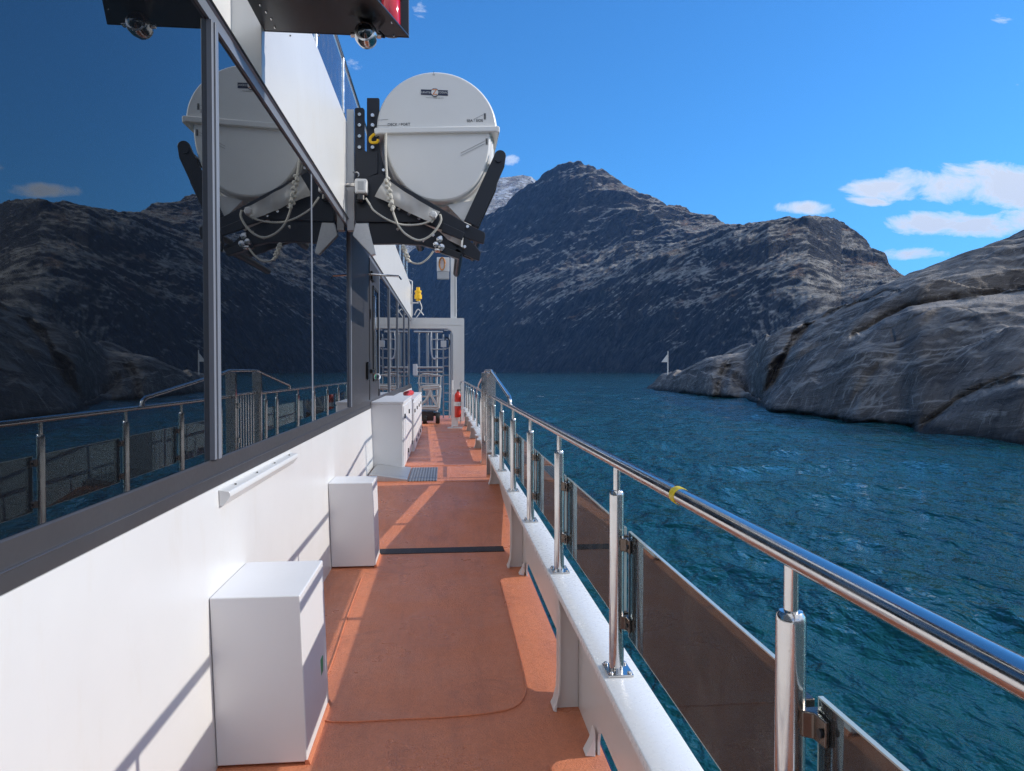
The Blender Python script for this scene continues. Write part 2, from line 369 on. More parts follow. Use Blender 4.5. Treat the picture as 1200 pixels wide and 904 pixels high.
bn = g.noise(back.outputs[0], .9, 8, .6, .3)
bmask = g.math('MULTIPLY', g.ramp(bn,(.36,.50)), g.ramp(g.math('ADD', g.math('MULTIPLY',dy,-1.0), g.math('MULTIPLY', g.math('SUBTRACT',bn,.5), .6)),(-.02,.22)))  # unseen bright cloud bank behind the camera, added as neutral fill light
mask = g.math('MAXIMUM', mask, bmask)
cshade = g.mix(g.ramp(dens,(.4,1.3)), (5.2,5.5,5.9), (4.0,4.25,4.7))
tinted = g.mix(1.0, sky.outputs[0], sky.outputs[0])
hsv = g.n('ShaderNodeMix', data_type='RGBA', blend_type='MULTIPLY'); g.put(hsv,0,1.0); g.put(hsv,6,sky.outputs[0]); g.put(hsv,7,(.29,.70,1.0,1)); hsv.outputs[0]
fin = g.mix(g.math('MULTIPLY', mask, .93), hsv.outputs[2], cshade)
bg = g.n('ShaderNodeBackground', ins={'Color':fin,'Strength':.15}); wo = g.n('ShaderNodeOutputWorld'); nt.links.new(bg.outputs[0], wo.inputs[0])
# ------------------------------------------------------------------ numpy noise
PERM = np.random.RandomState(3).permutation(512)
def vnoise(x, y, seed=0):
    xi = np.floor(x).astype(int); yi = np.floor(y).astype(int); xf = x-xi; yf = y-yi
    u = xf*xf*xf*(xf*(xf*6-15)+10); v = yf*yf*yf*(yf*(yf*6-15)+10)
    def gr(ix, iy, dx, dy):
        hsh = PERM[(PERM[(ix+seed*17) & 511] + iy) & 511]*(2*np.pi/512); return np.cos(hsh)*dx+np.sin(hsh)*dy
    a = gr(xi,yi,xf,yf); b = gr(xi+1,yi,xf-1,yf); c = gr(xi,yi+1,xf,yf-1); d = gr(xi+1,yi+1,xf-1,yf-1)
    return (a+(b-a)*u+(c-a)*v+(a-b-c+d)*u*v)*1.5
def fbm(x, y, octv=5, gain=.5, seed=0, ridged=False):
    s = 0; amp = 1; tot = 0
    for i in range(octv):
        n = vnoise(x*2**i+i*13.7, y*2**i-i*7.3, seed+i)
        if ridged: n = 1-2*np.abs(n)
        s = s+n*amp; tot += amp; amp *= gain
    return s/tot
def grid_mesh(name, X, Y, Z, mat, attr=None):
    nr, nc = X.shape
    me = bpy.data.meshes.new(name)
    co = np.stack([X,Y,Z],-1).reshape(-1,3).astype(np.float32)
    idx = np.arange(nr*nc).reshape(nr,nc)
    q = np.stack([idx[:-1,:-1], idx[:-1,1:], idx[1:,1:], idx[1:,:-1]],-1).reshape(-1,4)
    me.vertices.add(len(co)); me.vertices.foreach_set('co', co.ravel())
    me.loops.add(q.size); me.loops.foreach_set('vertex_index', q.ravel().astype(np.int32))
    me.polygons.add(len(q)); me.polygons.foreach_set('loop_start', (np.arange(len(q))*4).astype(np.int32)); me.polygons.foreach_set('loop_total', np.full(len(q),4,np.int32))
    me.polygons.foreach_set('use_smooth', np.ones(len(q),bool))
    me.update(calc_edges=True); me.validate()
    if attr is not None:
        at = me.attributes.new('crest','FLOAT','POINT'); at.data.foreach_set('value', attr.ravel().astype(np.float32))
    me.materials.append(mat); o = bpy.data.objects.new(name, me); col.objects.link(o); return o
def pa(px): d = ray(px, 435); return d.x/d.y          # tan of azimuth
def pe(px, py): d = ray(px, py); return d.z/d.y        # tan of elevation per unit Y
def table(tab, a):                                      # [(px, value)] -> interpolated over azimuth
    xs = [pa(t[0]) for t in tab]; return np.interp(a, xs, [t[1] for t in tab])
def etable(tab, a):
    xs = [pa(t[0]) for t in tab]; return np.interp(a, xs, [pe(*t) for t in tab])
def sm(t): t = np.clip(t,0,1); return t*t*(3-2*t)
# ------------------------------------------------------------------ water
def water():
    fine = np.arange(-8, 62, .2); coarse = np.concatenate([np.arange(62, 352, 5.0), [352-1e-6]])
    ang = np.radians(np.concatenate([fine, coarse])); ang[-1] = ang[0]+2*np.pi
    rad = [2.0]
    while rad[-1] < 2500: rad.append(rad[-1]*1.0062)
    rad += [4000, 6000, 9000]; rad = np.array(rad)
    Rr, Aa = np.meshgrid(rad, ang, indexing='ij')
    X = Rr*np.sin(Aa); Y = Rr*np.cos(Aa); Z = np.zeros_like(X); rs = np.random.RandomState(5)
    fineband = (Aa < np.radians(62)).astype(float); amp_tot = 0; DX = np.zeros_like(X); DY = np.zeros_like(X)
    warp = vnoise(X*.05, Y*.05, 9)*2.0
    for i in range(44):
        L = .55*(13.0/.55)**(i/43.0); k = 2*np.pi/L; th = R(200)+rs.normal(0,.62); amp = .0098*L**.73
        fade = np.clip(1.6-Rr*.0062*3.2/L, 0, 1)*fineband if L < 200 else 1
        env = .55+.9*vnoise(X/(L*5)+i*3.1, Y/(L*5)-i*1.7, i)
        ph = k*(X*np.cos(th)+Y*np.sin(th))+rs.uniform(0,6.28)+warp
        s = np.sin(ph); Z += amp*fade*env*s
        DX -= .85*amp*fade*env*np.cos(ph)*np.cos(th)*-1; DY -= .85*amp*fade*env*np.cos(ph)*np.sin(th)*-1
        amp_tot += (amp*.6)**2/2
    sd = math.sqrt(amp_tot); crest = np.clip((Z/sd+1)/4.2, 0, 1)
    o = grid_mesh('water', X+DX, Y+DY, Z+WATER, M['water'], crest)
    tag(o, kind='structure')
water()
# ------------------------------------------------------------------ mountains beyond the water
def mountain():
    a = np.concatenate([np.arange(-.32,-.02,.003), np.arange(-.02,.78,.0011), np.arange(.78,1.5,.01)])
    foot = 985/np.clip(a+.372,.12,9); foot = np.clip(foot,500,4200)
    eA = etable([(250,330),(440,318),(500,290),(540,268),(570,252),(590,240),(600,232),(612,222),(625,213),(640,202),(655,192),(675,189),(690,193),(720,208),(750,226),(790,241),(830,254),(868,264),(890,260),(905,257),(930,254),(960,253),(985,258),(1000,270),(1015,283),(1030,297),(1053,318),(1100,345),(1200,380),(1400,405),(1700,420)], a)
    eB = etable([(440,430),(560,426),(600,415),(640,385),(700,345),(760,318),(820,294),(870,270),(905,259),(960,255),(985,260),(1010,282),(1053,320),(1100,347),(1200,382),(1400,407),(1700,421)], a)
    eB = np.minimum(eB, eA*.985)
    rate = a*.94+.35; gg = table([(440,1.25),(700,1.1),(900,.95),(945,.8),(985,.56),(1060,.46),(1400,.5)], a)
    YB = gg*rate*foot/np.maximum(gg*rate-eB, .12); YB = np.clip(YB, foot+20, 3000+foot*.2)
    YA = table([(250,5200),(440,3900),(560,3300),(690,3000),(790,2700),(870,2350),(905,1900),(960,1700),(1053,1500),(1400,1400)], a); YA = np.maximum(YA, YB*1.06)
    q = np.concatenate([np.linspace(0,1,190,endpoint=False), np.linspace(1,2,200,endpoint=False), np.linspace(2,3,40)])
    Q, Ac = np.meshgrid(q, a, indexing='ij')
    fo, yb, ya, ea, eb, ra, ggg = [np.broadcast_to(v, Q.shape) for v in (foot,YB,YA,eA,eB,rate,gg)]
    Y = np.where(Q<1, fo-15+(yb-fo+15)*Q, np.where(Q<2, yb+(ya-yb)*(Q-1), ya+1500*(Q-2)**1.3))
    t = np.clip((Y-yb)/(ya-yb),0,1)
    hB = eb*yb*np.clip((Y-fo)/(yb-fo),-.2,1)
    wgt = table([(600,1.0),(690,.0),(1700,0)], a)[None,:]
    tt = np.where(wgt>0, t**(1.0), 0)*wgt+(1-wgt)*(.55*t+.45*sm((t-.45)/.55))
    h = np.where(Y<yb, hB, (eb+(ea-eb)*tt)*Y)
    h = np.where(Y>ya, ea*ya-.55*(Y-ya)**1.0, h)
    X = Ac*Y
    # noise: folded ridges running down towards the water on the left, ledges
    wx = X+60*vnoise(X/260,Y/260,31); wy = Y+60*vnoise(X/260+9,Y/260,37)
    u = (wx*.94+wy*.35); v = (-wx*.35+wy*.94)
    n1 = fbm(v/300+u/900, u/520, 5, .5, 3, True); n2 = fbm(v/95+u/300, u/210, 5, .55, 8, True); n3 = fbm(wx/38, wy/38, 4, .55, 12, True)
    rise = np.clip(h/120,0,1)
    h2 = h+rise*(n1*50+n2*19*(.5+.5*np.clip(t+.3,0,1))+n3*3.2)+np.clip(h/30,0,1)*n3*1.5
    steps = np.sin((h2+20*vnoise(X/160,Y/160,5))/16.0)*2.6; h2 = h2+steps*rise
    # keep the skyline: rescale every column
    el = np.where(Y<=ya*1.25, h2/Y, 0); mx = el.max(0); k = eA/np.maximum(mx,.02)
    ker = np.hanning(71); ker /= ker.sum(); k = np.convolve(np.pad(k,35,'edge'), ker, 'valid'); ker = np.hanning(15); ker /= ker.sum()
    jag = 1+.0028*vnoise(a*160,a*0,2)
    h2 = np.where(h2>0, h2*(k*jag)[None,:], h2)
    camh = 1.55-WATER
    Z = h2+1.55*np.clip(h2/30,0,1)+WATER*(1-np.clip(h2/30,0,1))-6*np.clip(1-Q*12,0,1)
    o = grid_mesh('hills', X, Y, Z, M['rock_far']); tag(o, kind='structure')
    # snowy range farther behind
    a2 = np.arange(-.3,.16,.0012)
    e2 = etable([(260,300),(440,245),(520,220),(570,210),(588,208),(600,207),(612,205),(622,207),(640,220),(660,250)], a2)
    q2 = np.linspace(0,1,160); Q2, A2 = np.meshgrid(q2, a2, indexing='ij'); Y2 = 3600+2400*Q2
    n = fbm(A2*Y2/420, Y2/420, 6, .55, 21, True)
    h = e2[None,:]*6000*(.0+1.0*Q2**.9)+n*70*Q2*(1.05-Q2*.6); mx = (h/Y2).max(0); k = e2/mx; k = np.convolve(np.pad(k,7,'edge'), ker, 'valid'); h = h*k[None,:]
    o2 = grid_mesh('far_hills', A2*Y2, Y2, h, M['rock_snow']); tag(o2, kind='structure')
    # range on the other side of the fjord and astern (seen only in reflections)
    an = np.radians(np.arange(95,315,1.5)); q3 = np.linspace(0,1,60); Q3, N3 = np.meshgrid(q3, an, indexing='ij'); R3 = 1300+1500*Q3
    X3 = R3*np.sin(N3); Y3 = R3*np.cos(N3); fade = np.clip(np.minimum(N3-an[0], an[-1]-N3)/.3, 0, 1)
    h3 = (420*np.sin(Q3*np.pi*.6)*(.75+.5*vnoise(N3*5,N3*0+3,4))+fbm(X3/300,Y3/300,5,.5,2,True)*60*Q3)*fade
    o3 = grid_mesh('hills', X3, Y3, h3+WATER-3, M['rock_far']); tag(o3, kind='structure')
mountain()
# ------------------------------------------------------------------ smooth granite islet on the right
def islet():
    a = np.concatenate([np.arange(pa(755), pa(1240), .0011), np.arange(pa(1240), 3.0, .01)])
    H = 1.55-WATER
    def fd(px, py):
        d = ray(px, py); return H/-(d.z/d.y)
    ftab = [(755,fd(755,456)),(775,fd(775,458)),(830,fd(830,466)),(880,fd(880,468.5)),(890,fd(890,480)),(905,fd(905,484)),(950,fd(950,489)),(1000,fd(1000,497)),(1060,fd(1060,502)),(1075,fd(1075,506)),(1130,fd(1130,512)),(1200,fd(1200,521)),(1320,38),(1500,30),(2200,20)]
    foot = table(ftab, a)
    eT = etable([(755,455),(765,447),(775,440),(783,437),(800,431),(830,420),(860,408),(885,399),(910,388),(935,376),(960,366),(985,357),(1010,345),(1035,332),(1060,322),(1095,309),(1130,296),(1165,282),(1200,268),(1300,235),(1500,190),(2200,120)], a)
    eM = etable([(755,456),(775,447),(800,440),(830,434),(855,440),(872,455),(885,470),(900,462),(920,440),(945,420),(975,404),(1000,393),(1030,374),(1060,360),(1090,353),(1140,346),(1200,338),(1320,330),(2200,330)], a)
    eL = etable([(755,457),(1060,501),(1085,494),(1110,478),(1140,458),(1170,445),(1200,436),(1320,420),(2200,400)], a)
    ks = np.hanning(41); ks /= ks.sum(); SM = lambda v: np.convolve(np.pad(v,20,'edge'), ks, 'valid')
    foot, eM, eL = SM(foot), SM(eM), SM(eL)
    # three lobes: low dark one at the right front, main one, the back dome
    nq = 150; q = np.concatenate([np.linspace(0,1,90,endpoint=False), np.linspace(1,2,150,endpoint=False), np.linspace(2,3,170,endpoint=False), np.linspace(3,4,60)])
    Q, Ac = np.meshgrid(q, a, indexing='ij')
    span = table([(755,14),(830,28),(880,34),(960,45),(1060,52),(1200,56),(2200,60)], a)
    dL = table([(755,.2),(1060,.3),(1100,2.2),(1200,5.5),(2200,9)], a)
    dM = table([(755,4),(830,6),(870,4),(900,7),(960,13),(1060,17),(1200,20),(2200,22)], a)
    dL, dM, span = SM(dL), SM(dM), SM(span); YL = foot+dL; YM = YL+dM; YT = np.maximum(foot+span, YM+6)
    fo, yl, ym, yt, el, em, et = [np.broadcast_to(v,Q.shape) for v in (foot,YL,YM,YT,eL,eM,eT)]
    Y = np.where(Q<1, fo-1.5+(yl-fo+1.5)*Q, np.where(Q<2, yl+(ym-yl)*(Q-1), np.where(Q<3, ym+(yt-ym)*(Q-2), yt+60*(Q-3)**1.2)))
    def hz(e, y): return e*y+H                    # height above the water of a point at elevation e
    hL, hM, hT = hz(el,yl), hz(em,ym), hz(et,yt)
    hL = np.maximum(hL, .05); hM = np.maximum(hM, hL+.05)
    def bulge(t, p=.62): t = np.clip(t,0,1); return np.sin(t*np.pi/2)**p
    tL = (Y-fo)/(yl-fo+1e-3); tM = (Y-yl)/(ym-yl); tT = (Y-ym)/(yt-ym)
    dip = .22*(hT-hM)*np.sin(np.clip(tT*5,0,1)*np.pi)
    h = np.where(Q<1, hL*bulge(tL,.8), np.where(Q<2, hL+(hM-hL)*bulge(tM,.8), np.where(Q<3, hM-dip+(hT-hM)*bulge(tT,1.0), hT-(Y-yt)*.25-(Y-yt)**2*.006)))
    h = np.where(Y<fo, (Y-fo)*1.2, h)
    X = Ac*Y
    wx = X+2.2*vnoise(X/11,Y/11,3); wy = Y+2.2*vnoise(X/11+5,Y/11,6)
    n1 = fbm(wx/9, wy/16, 4, .45, 5); n2 = fbm(wx/2.6, wy/5, 4, .5, 9); groove = fbm((wx*.8+wy*.5)/5, (wx*-.5+wy*.8)/22, 4, .5, 14, True)
    rise = np.clip(h/2.5,0,1)
    led = fbm((wx*.3+wy*.6)/7+h/2.6, (wx*-.6+wy*.3)/30+h/14, 3, .5, 19, True)
    phi = h/4.2+Y*.045+.55*vnoise(X/13,Y/13,41)+.18*vnoise(X/4,Y/4,43); fr = phi-np.floor(phi)
    saw = np.where(fr<.88, fr/.88, (1-fr)/.12); lamp = .35+.65*np.clip(vnoise(X/9,Y/14,47)*2+.5,0,1)
    h2 = h+rise*(n1*1.3+n2*.28+groove*.45+np.clip(led,0,1)**3*.3+(saw-.5)*.9*lamp)
    el_ = (h2-H)/Y; mx = el_.max(0)
    off = (eT-mx); ker = np.hanning(101); ker/=ker.sum(); off = np.convolve(np.pad(off,50,'edge'), ker, 'valid')
    h2 = np.where(h2>0, h2+off[None,:]*Y*np.clip(h/hT,0,1)**1.0, h2)
    Z = h2+WATER-.15
    # clefts, hollows and the undercut at the waterline: rock pushed in along the line of sight
    PX = np.interp(Ac, [pa(v) for v in range(740,1700,5)], list(range(740,1700,5)))
    el2 = (Z-1.55)/Y
    kk = np.array([pe(v,335)-pe(v,435) for v in range(740,1700,5)])/100; e0 = np.array([pe(v,435) for v in range(740,1700,5)]); xs_ = [v for v in range(740,1700,5)]
    PY = 435-(el2-np.interp(PX,xs_,e0))/np.interp(PX,xs_,kk)
    PXw = PX+2.5*vnoise(PX/18,PY/18,51)+.5*vnoise(PX/5,PY/5,52); PYw = PY+2.5*vnoise(PX/18,PY/18,53)+.5*vnoise(PX/5,PY/5,54)
    def stroke(pts, wd, depth):
        best = np.full(PX.shape, 1e9)
        for (xa,ya),(xb,yb) in zip(pts[:-1],pts[1:]):
            dx_, dy_ = xb-xa, yb-ya; tt = np.clip(((PXw-xa)*dx_+(PYw-ya)*dy_)/(dx_*dx_+dy_*dy_),0,1)
            best = np.minimum(best, np.hypot(PXw-xa-tt*dx_, PYw-ya-tt*dy_))
        return depth*np.exp(-(best/wd)**2)
    d_ = stroke([(944,384),(930,402),(912,432),(898,462),(892,480)], 5.0, 3.4)+stroke([(916,428),(908,446)], 12, 3.4)
    d_ += stroke([(852,430),(846,446),(843,466)], 5.5, 2.2)+stroke([(862,440),(868,466)], 5, .8)
    d_ += stroke([(800,463),(840,467),(890,474)], 2.6, 2.2)+stroke([(900,482),(950,489),(1000,497),(1070,503)], 3.2, 2.0)
    d_ += stroke([(1000,395),(1030,377),(1062,361),(1100,354),(1140,348),(1210,341)], 4.5, 1.3)
    d_ += stroke([(1210,440),(1150,456),(1110,478),(1082,502)], 4.0, .7)
    d_ += stroke([(930,392),(970,368),(1010,352),(1050,340)], 2.4, 1.0)
    d_ += stroke([(1030,430),(1010,455),(985,488)], 5, .35)+stroke([(1120,352),(1060,400),(1040,430)], 6, .4)
    f_ = 1+d_/Y; X = X*f_; Y = Y*f_; Z = 1.55+(Z-1.55)*f_
    o = grid_mesh('islet', X, Y, Z, M['rock_islet']); tag(o, kind='structure')
islet()

# thin blue air over the fjord
def haze():
    m, nt, out = newmat('thin_air'); g = N(nt)
    v = g.n('ShaderNodeVolumePrincipled', ins={'Color':(.16,.44,1.0,1),'Density':4.2e-5,'Anisotropy':0.0}); nt.links.new(v.outputs[0], out.inputs['Volume'])
    mb = MB(); mb.box(-9600,9600,-9600,9600,-14,1500); o = mb.build('haze', m); tag(o, kind='stuff')
haze()
# ------------------------------------------------------------------ the ship
def deckz(y):
    if y < 6.2: return 0.0
    if y < 8.05: return .29*(y-6.2)/1.85
    if y < 9.5: return .29
    return .29-(y-9.5)/10.5*.175
PORTS = [(-1.6,.4),(1.0,2.78),(3.36,5.28),(9.9,11.6),(12.2,13.8),(14.4,16.0),(16.5,17.8)]
YE = 20.2
# deck
ys = [-4, 6.2, 8.05, 9.5, 24]
poly = [(y, deckz(y)) for y in ys]+[(24,-.2),(-4,-.2)]
mb = MB(); mb.prism(poly, 'x', -1.1, .64); dk = mb.build('deck', M['deck']); tag(dk, kind='structure')
mb = MB(); mb.box(-.56, .51, 6.03, 6.2, .0005, .006); o = mb.build('grit_strip', M['strip'], dk)
def lift(y, h): return deckz(y)+h
# raised weld beads of the deck coating
mb = MB(); path = smooth_path([(-.62,5.35,.003),(-.615,4.6,.003),(-.60,3.9,.003),(-.595,3.4,.003),(-.56,3.2,.003),(-.45,3.15,.003),(-.2,3.15,.003),(0,3.15,.003),(.2,3.17,.003),(.32,3.22,.003),(.385,3.36,.003),(.40,3.6,.003),(.405,4.6,.003),(.405,5.3,.003)], 10)
mb.tube(path, .0045, 6); mb.build('coating_seam', M['deck'], dk)
mb = MB(); mb.tube(smooth_path([(.41,2.72,.003),(.40,2.3,.003),(.39,1.0,.003),(.39,-1,.003)],6), .0045, 6); mb.build('coating_seam', M['deck'], dk)
mb = MB()
for y in (8.06, 9.42): mb.tube([(-.85,y,.292),(.5,y,.292)], .006, 6)
mb.build('coating_seam', M['deck'], dk)
mb = MB(); mb.box(-.42,-.09,8.12,9.25,.291,.299); gp = mb.build('deck_grating', M['grate'], None, .002); tag(rebase(gp,(-.25,8.6,.29)), 'grey open steel grating set in the raised part of the deck', 'grating')
mb = MB(); mb.prism([(-.86,.291),(-.86,.365),(-.84,.37),(-.43,.308),(-.43,.291)], 'y', 8.15, 9.2); tp = mb.build('tread_plate_ramp', M['tread'], None, .002); tag(rebase(tp,(-.65,8.7,.29)), 'small tilted aluminium tread plate below the deckhouse door', 'ramp')

# hull below the deck
mb = MB(); mb.prism([(.655,-.02),(.64,-.19),(.60,-3.6),(-6,-3.6),(-6,-.21),(-1.0,-.21),(.62,-.21),(.62,-.02)], 'y', -8, 24); hu = mb.build('ship_hull', M['hull']); tag(rebase(hu,(0,8,-3.6)), 'dark hull of the ship below the terracotta deck', 'hull')

# bulwark
bw = thing('bulwark', 'low white steel bulwark along the outer edge of the deck', 'bulwark', (.6,0,0))
ZB = .578
def bulwark_run(y0, y1, name='bulwark_plate'):
    # plate outline in (y,z) with rounded freeing ports cut from the bottom edge
    pts = [(y0, ZB-.004)]; low = []
    y = y0; seg = []
    ps = [(max(a,y0),min(b,y1)) for a,b in PORTS if b > y0 and a < y1]
    low.append((y0, lift(y0,-.02)))
    for a,b in ps:
        if b-a < .2: continue
        r = .07; h = .125
        low += [(a, lift(a,-.02)), (a, lift(a,h-r)), (a+.02, lift(a,h-r*.3)), (a+r, lift(a+r,h)), (b-r, lift(b-r,h)), (b-.02, lift(b,h-r*.3)), (b, lift(b,h-r)), (b, lift(b,-.02))]
    low.append((y1, lift(y1,-.02)))
    mb = MB()
    # strips between consecutive lower points keep every face convex
    for (ya,za),(yb,zb) in zip(low[:-1], low[1:]):
        if yb-ya < 1e-4: continue
        mb.prism([(ya,za),(yb,zb),(yb,ZB-.004),(ya,ZB-.004)], 'x', .612, .622)
    mb.build(name, M['white'], bw)
    mb = MB(); prof = [(.497,ZB-.006),(.4985,ZB-.0015),(.502,ZB),(.618,ZB),(.630,ZB-.006),(.636,ZB-.02),(.636,ZB-.06),(.629,ZB-.06),(.628,ZB-.012),(.508,ZB-.010),(.506,ZB-.03),(.497,ZB-.03)]
    mb.prism(prof, 'y', y0, y1); mb.build('bulwark_cap', M['white_flange'], bw, .0015)
bulwark_run(-3, 8.2); bulwark_run(9.6, 19.0)
def stanchion(y):
    z0 = deckz(y); mb = MB()
    pts = [(.611,z0),(.497,z0),(.488,z0+.006),(.50,z0+.03),(.513,z0+.08),(.517,z0+.16),(.516,ZB-.12),(.508,ZB-.04),(.508,ZB-.014),(.611,ZB-.014)]
    mb.prism(pts, 'y', y-.006, y+.006)
    mb.prism([(.497,z0),(.488,z0+.006),(.50,z0+.03),(.513,z0+.08),(.517,z0+.16),(.516,ZB-.12),(.508,ZB-.035),(.514,ZB-.035),(.523,ZB-.12),(.524,z0+.16),(.520,z0+.08),(.507,z0+.03),(.505,z0)], 'y', y-.045, y+.045)
    mb.build('bulwark_bracket', M['white'], bw, .002)
for y in (-1.2, .95, 3.20, 5.55, 7.95, 9.75, 11.9, 14.1, 16.25, 18.2): stanchion(y)
# ragged drain lips at port ends
for y in (2.80, 5.34):
    mb = MB(); mb.prism([(.60,.0),(.56,.004),(.585,.05),(.60,.10)], 'y', y-.03, y+.03); mb.build('drain_lip', M['white'], bw, .002)

# railing
RX, RZ = .552, 1.255
def make_rail(name, label, y0, y1, posts, panel_pairs, group=None):
    t = thing(name, label, 'railing', (RX, y0, ZB), group)
    mb = MB(); mb.tube([(RX,y0,RZ),(RX,y1,RZ)] if name == 'x' else [(RX, y0+(y1-y0)*k/20, RZ) for k in range(21)], .0195, 28); hr = mb.build('handrail', M['steel'], t)
    for y in posts:
        mb = MB(); mb.lathe([(.0235,0),(.0235,.565),(.0225,.574),(.018,.580),(.0125,.581)], (RX,y,ZB+.008), 'z', 24); p = mb.build('post', M['steel'], t)
        mb = MB(); mb.cyl((RX,y,ZB+.585),(RX,y,RZ-.015), .0115, 16); mb.build('post_pin', M['steel'], p)
        mb = MB(); mb.box(RX-.038,RX+.045,y-.05,y+.05,ZB+.0005,ZB+.008); bp = mb.build('base_plate', M['steel'], p, .002)
        for dx_ in (-.027,.034):
            for dy_ in (-.037,.037):
                mb = MB(); mb.lathe([(.008,0),(.008,.005),(.005,.008)], (RX+dx_,y+dy_,ZB+.0085), 'z', 10); mb.build('bolt', M['steel'], bp)
    for (a, b) in panel_pairs:
        ya, yb = a+.030, b-.030; xg = RX+.036
        mb = MB(); mb.box(xg-.004, xg+.004, ya, yb, .702, 1.035); pn = mb.build('glass_panel', M['rail_glass'], t)
        mb = MB(); e = .0035
        for (u0,u1,w0,w1) in ((ya-e,yb+e,1.0355,1.0385),(ya-e,yb+e,.6985,.7015),(ya-e,ya-.0005,.702,1.035),(yb+.0005,yb+e,.702,1.035)):
            mb.box(xg-.0042, xg+.0042, u0, u1, w0, w1)
        mb.build('panel_edge', M['glass_edge'], pn)
        for yy, sgn in ((ya,1),(yb,-1)):
            for zz in (.745,.995):
                mb = MB(); c0 = yy+sgn*.004
                s0, s1 = c0-sgn*.022, c0+sgn*.030
                mb.prism([(xg-.030,s0),(xg+.013,s0),(xg+.013,s1),(xg+.0045,s1),(xg+.0045,c0-sgn*.006),(xg-.0045,c0-sgn*.006),(xg-.0045,s1),(xg-.013,s1),(xg-.016,c0),(xg-.030,c0-sgn*.008)][::sgn], 'z', zz-.021, zz+.021)
                c = mb.build('panel_clamp', M['clamp'], t, .003)
                mb = MB(); mb.cyl((xg-.0145,c0+sgn*.022,zz),(xg-.019,c0+sgn*.022,zz),.007,10); mb.build('clamp_screw', M['black'], c)
    return t, hr
P1 = [1.08+1.152*k for k in range(-3,7)]
near, hr = make_rail('deck_railing', 'long polished steel railing with tinted glass panels, nearest run along the deck edge', -3.0, 8.33, P1, list(zip(P1[:-1],P1[1:])))
P2 = [9.95]+[10.6+1.5*k for k in range(6)]
far, hr2 = make_rail('deck_railing', 'short far run of steel railing beyond the gate, ending beside the white arch', 9.55, 19.0, P2, [])
for y0,y1 in zip(P2[:-1],P2[1:]):
    mb = MB(); mb.box(RX+.02,RX+.028,y0+.06,y1-.06,.72,1.04); mb.build('glass_panel', M['rail_glass'], far)
mb = MB(); mb.tube(smooth_path([(RX,19.0,RZ),(RX-.02,19.1,RZ+.005),(RX-.1,19.15,RZ),(RX-.13,19.15,RZ-.06),(RX-.13,19.15,RZ-.25),(RX-.13,19.15,deckz(19))],5), .018, 12); mb.build('end_loop', M['steel'], far)
# base pads of the far run
for y in P2:
    mb = MB(); mb.box(RX-.10,RX+.05,y-.09,y+.09,ZB+.0005,ZB+.02); mb.build('base_pad', M['white_flange'], far, .004)
# sloping grab rail over the gate
gt = thing('boarding_gate', 'steel boarding gate with raised handrail and vertical bars in the railing', 'gate', (RX,8.9,.29))
mb = MB(); mb.tube(smooth_path([(RX,5.98,RZ+.012),(RX,6.0,RZ+.05),(RX,6.06,RZ+.075)],4)+smooth_path([(RX,8.15,1.53),(RX,8.30,1.55),(RX,8.45,1.553)],4)+smooth_path([(RX,9.4,1.553),(RX,9.55,1.55),(RX,9.7,1.53)],4)+smooth_path([(RX,11.4,RZ+.075),(RX,11.46,RZ+.05),(RX,11.48,RZ+.012)],4), .0185, 16); mb.build('raised_handrail', M['steel'], gt)
for y in (8.38, 9.50):
    mb = MB(); mb.box(RX-.06,RX+.05,y-.028,y+.028,.292,1.53); mb.build('gate_post', M['steel'], gt, .004)
mb = MB(); mb.tube([(RX,8.46,1.27),(RX,9.42,1.27)], .014, 12); mb.tube([(RX,8.46,.60),(RX,9.42,.60)], .012, 12)
mb.build('gate_frame', M['steel'], gt)
for k in range(8):
    y = 8.54+.113*k; mb = MB(); mb.cyl((RX,y,.612),(RX,y,1.257),.009,8); mb.build('gate_bar', M['steel'], gt)
for y,z in ((8.43,.75),(8.43,1.15)):
    mb = MB(); mb.cyl((RX-.07,y,z-.03),(RX-.07,y,z+.03),.012,10); mb.build('hinge', M['steel'], gt)
# yellow tape round the handrail
p = atX(796,581,RX); yt = p.y
mb = MB(); mb.lathe([(.0199,-.016),(.0208,-.0155),(.0208,.0155),(.0199,.016)], (RX,yt,RZ), 'y', 24); tape = mb.build('tape_ring', M['tape'], hr)
# ------------------------------------------------------------------ deckhouse
dh = thing('deckhouse', 'white and dark glazed deckhouse side along the walkway', 'deckhouse', (-1.5,8,0))
XW = lambda z: -.886-.036*z           # leaning lower wall
mb = MB(); mb.prism([(XW(-.1),-.1),(XW(1.078),1.078),(-1.25,1.078),(-1.25,-.1)], 'y', -4, 8.98); mb.prism([(XW(-.1)-.004,-.1),(XW(1.078)-.004,1.078),(-1.25,1.078),(-1.25,-.1)], 'y', 8.99, 10.19); mb.prism([(XW(-.1),-.1),(XW(1.078),1.078),(-1.25,1.078),(-1.25,-.1)], 'y', 10.2, YE)
mb.build('lower_wall', M['white'], dh)
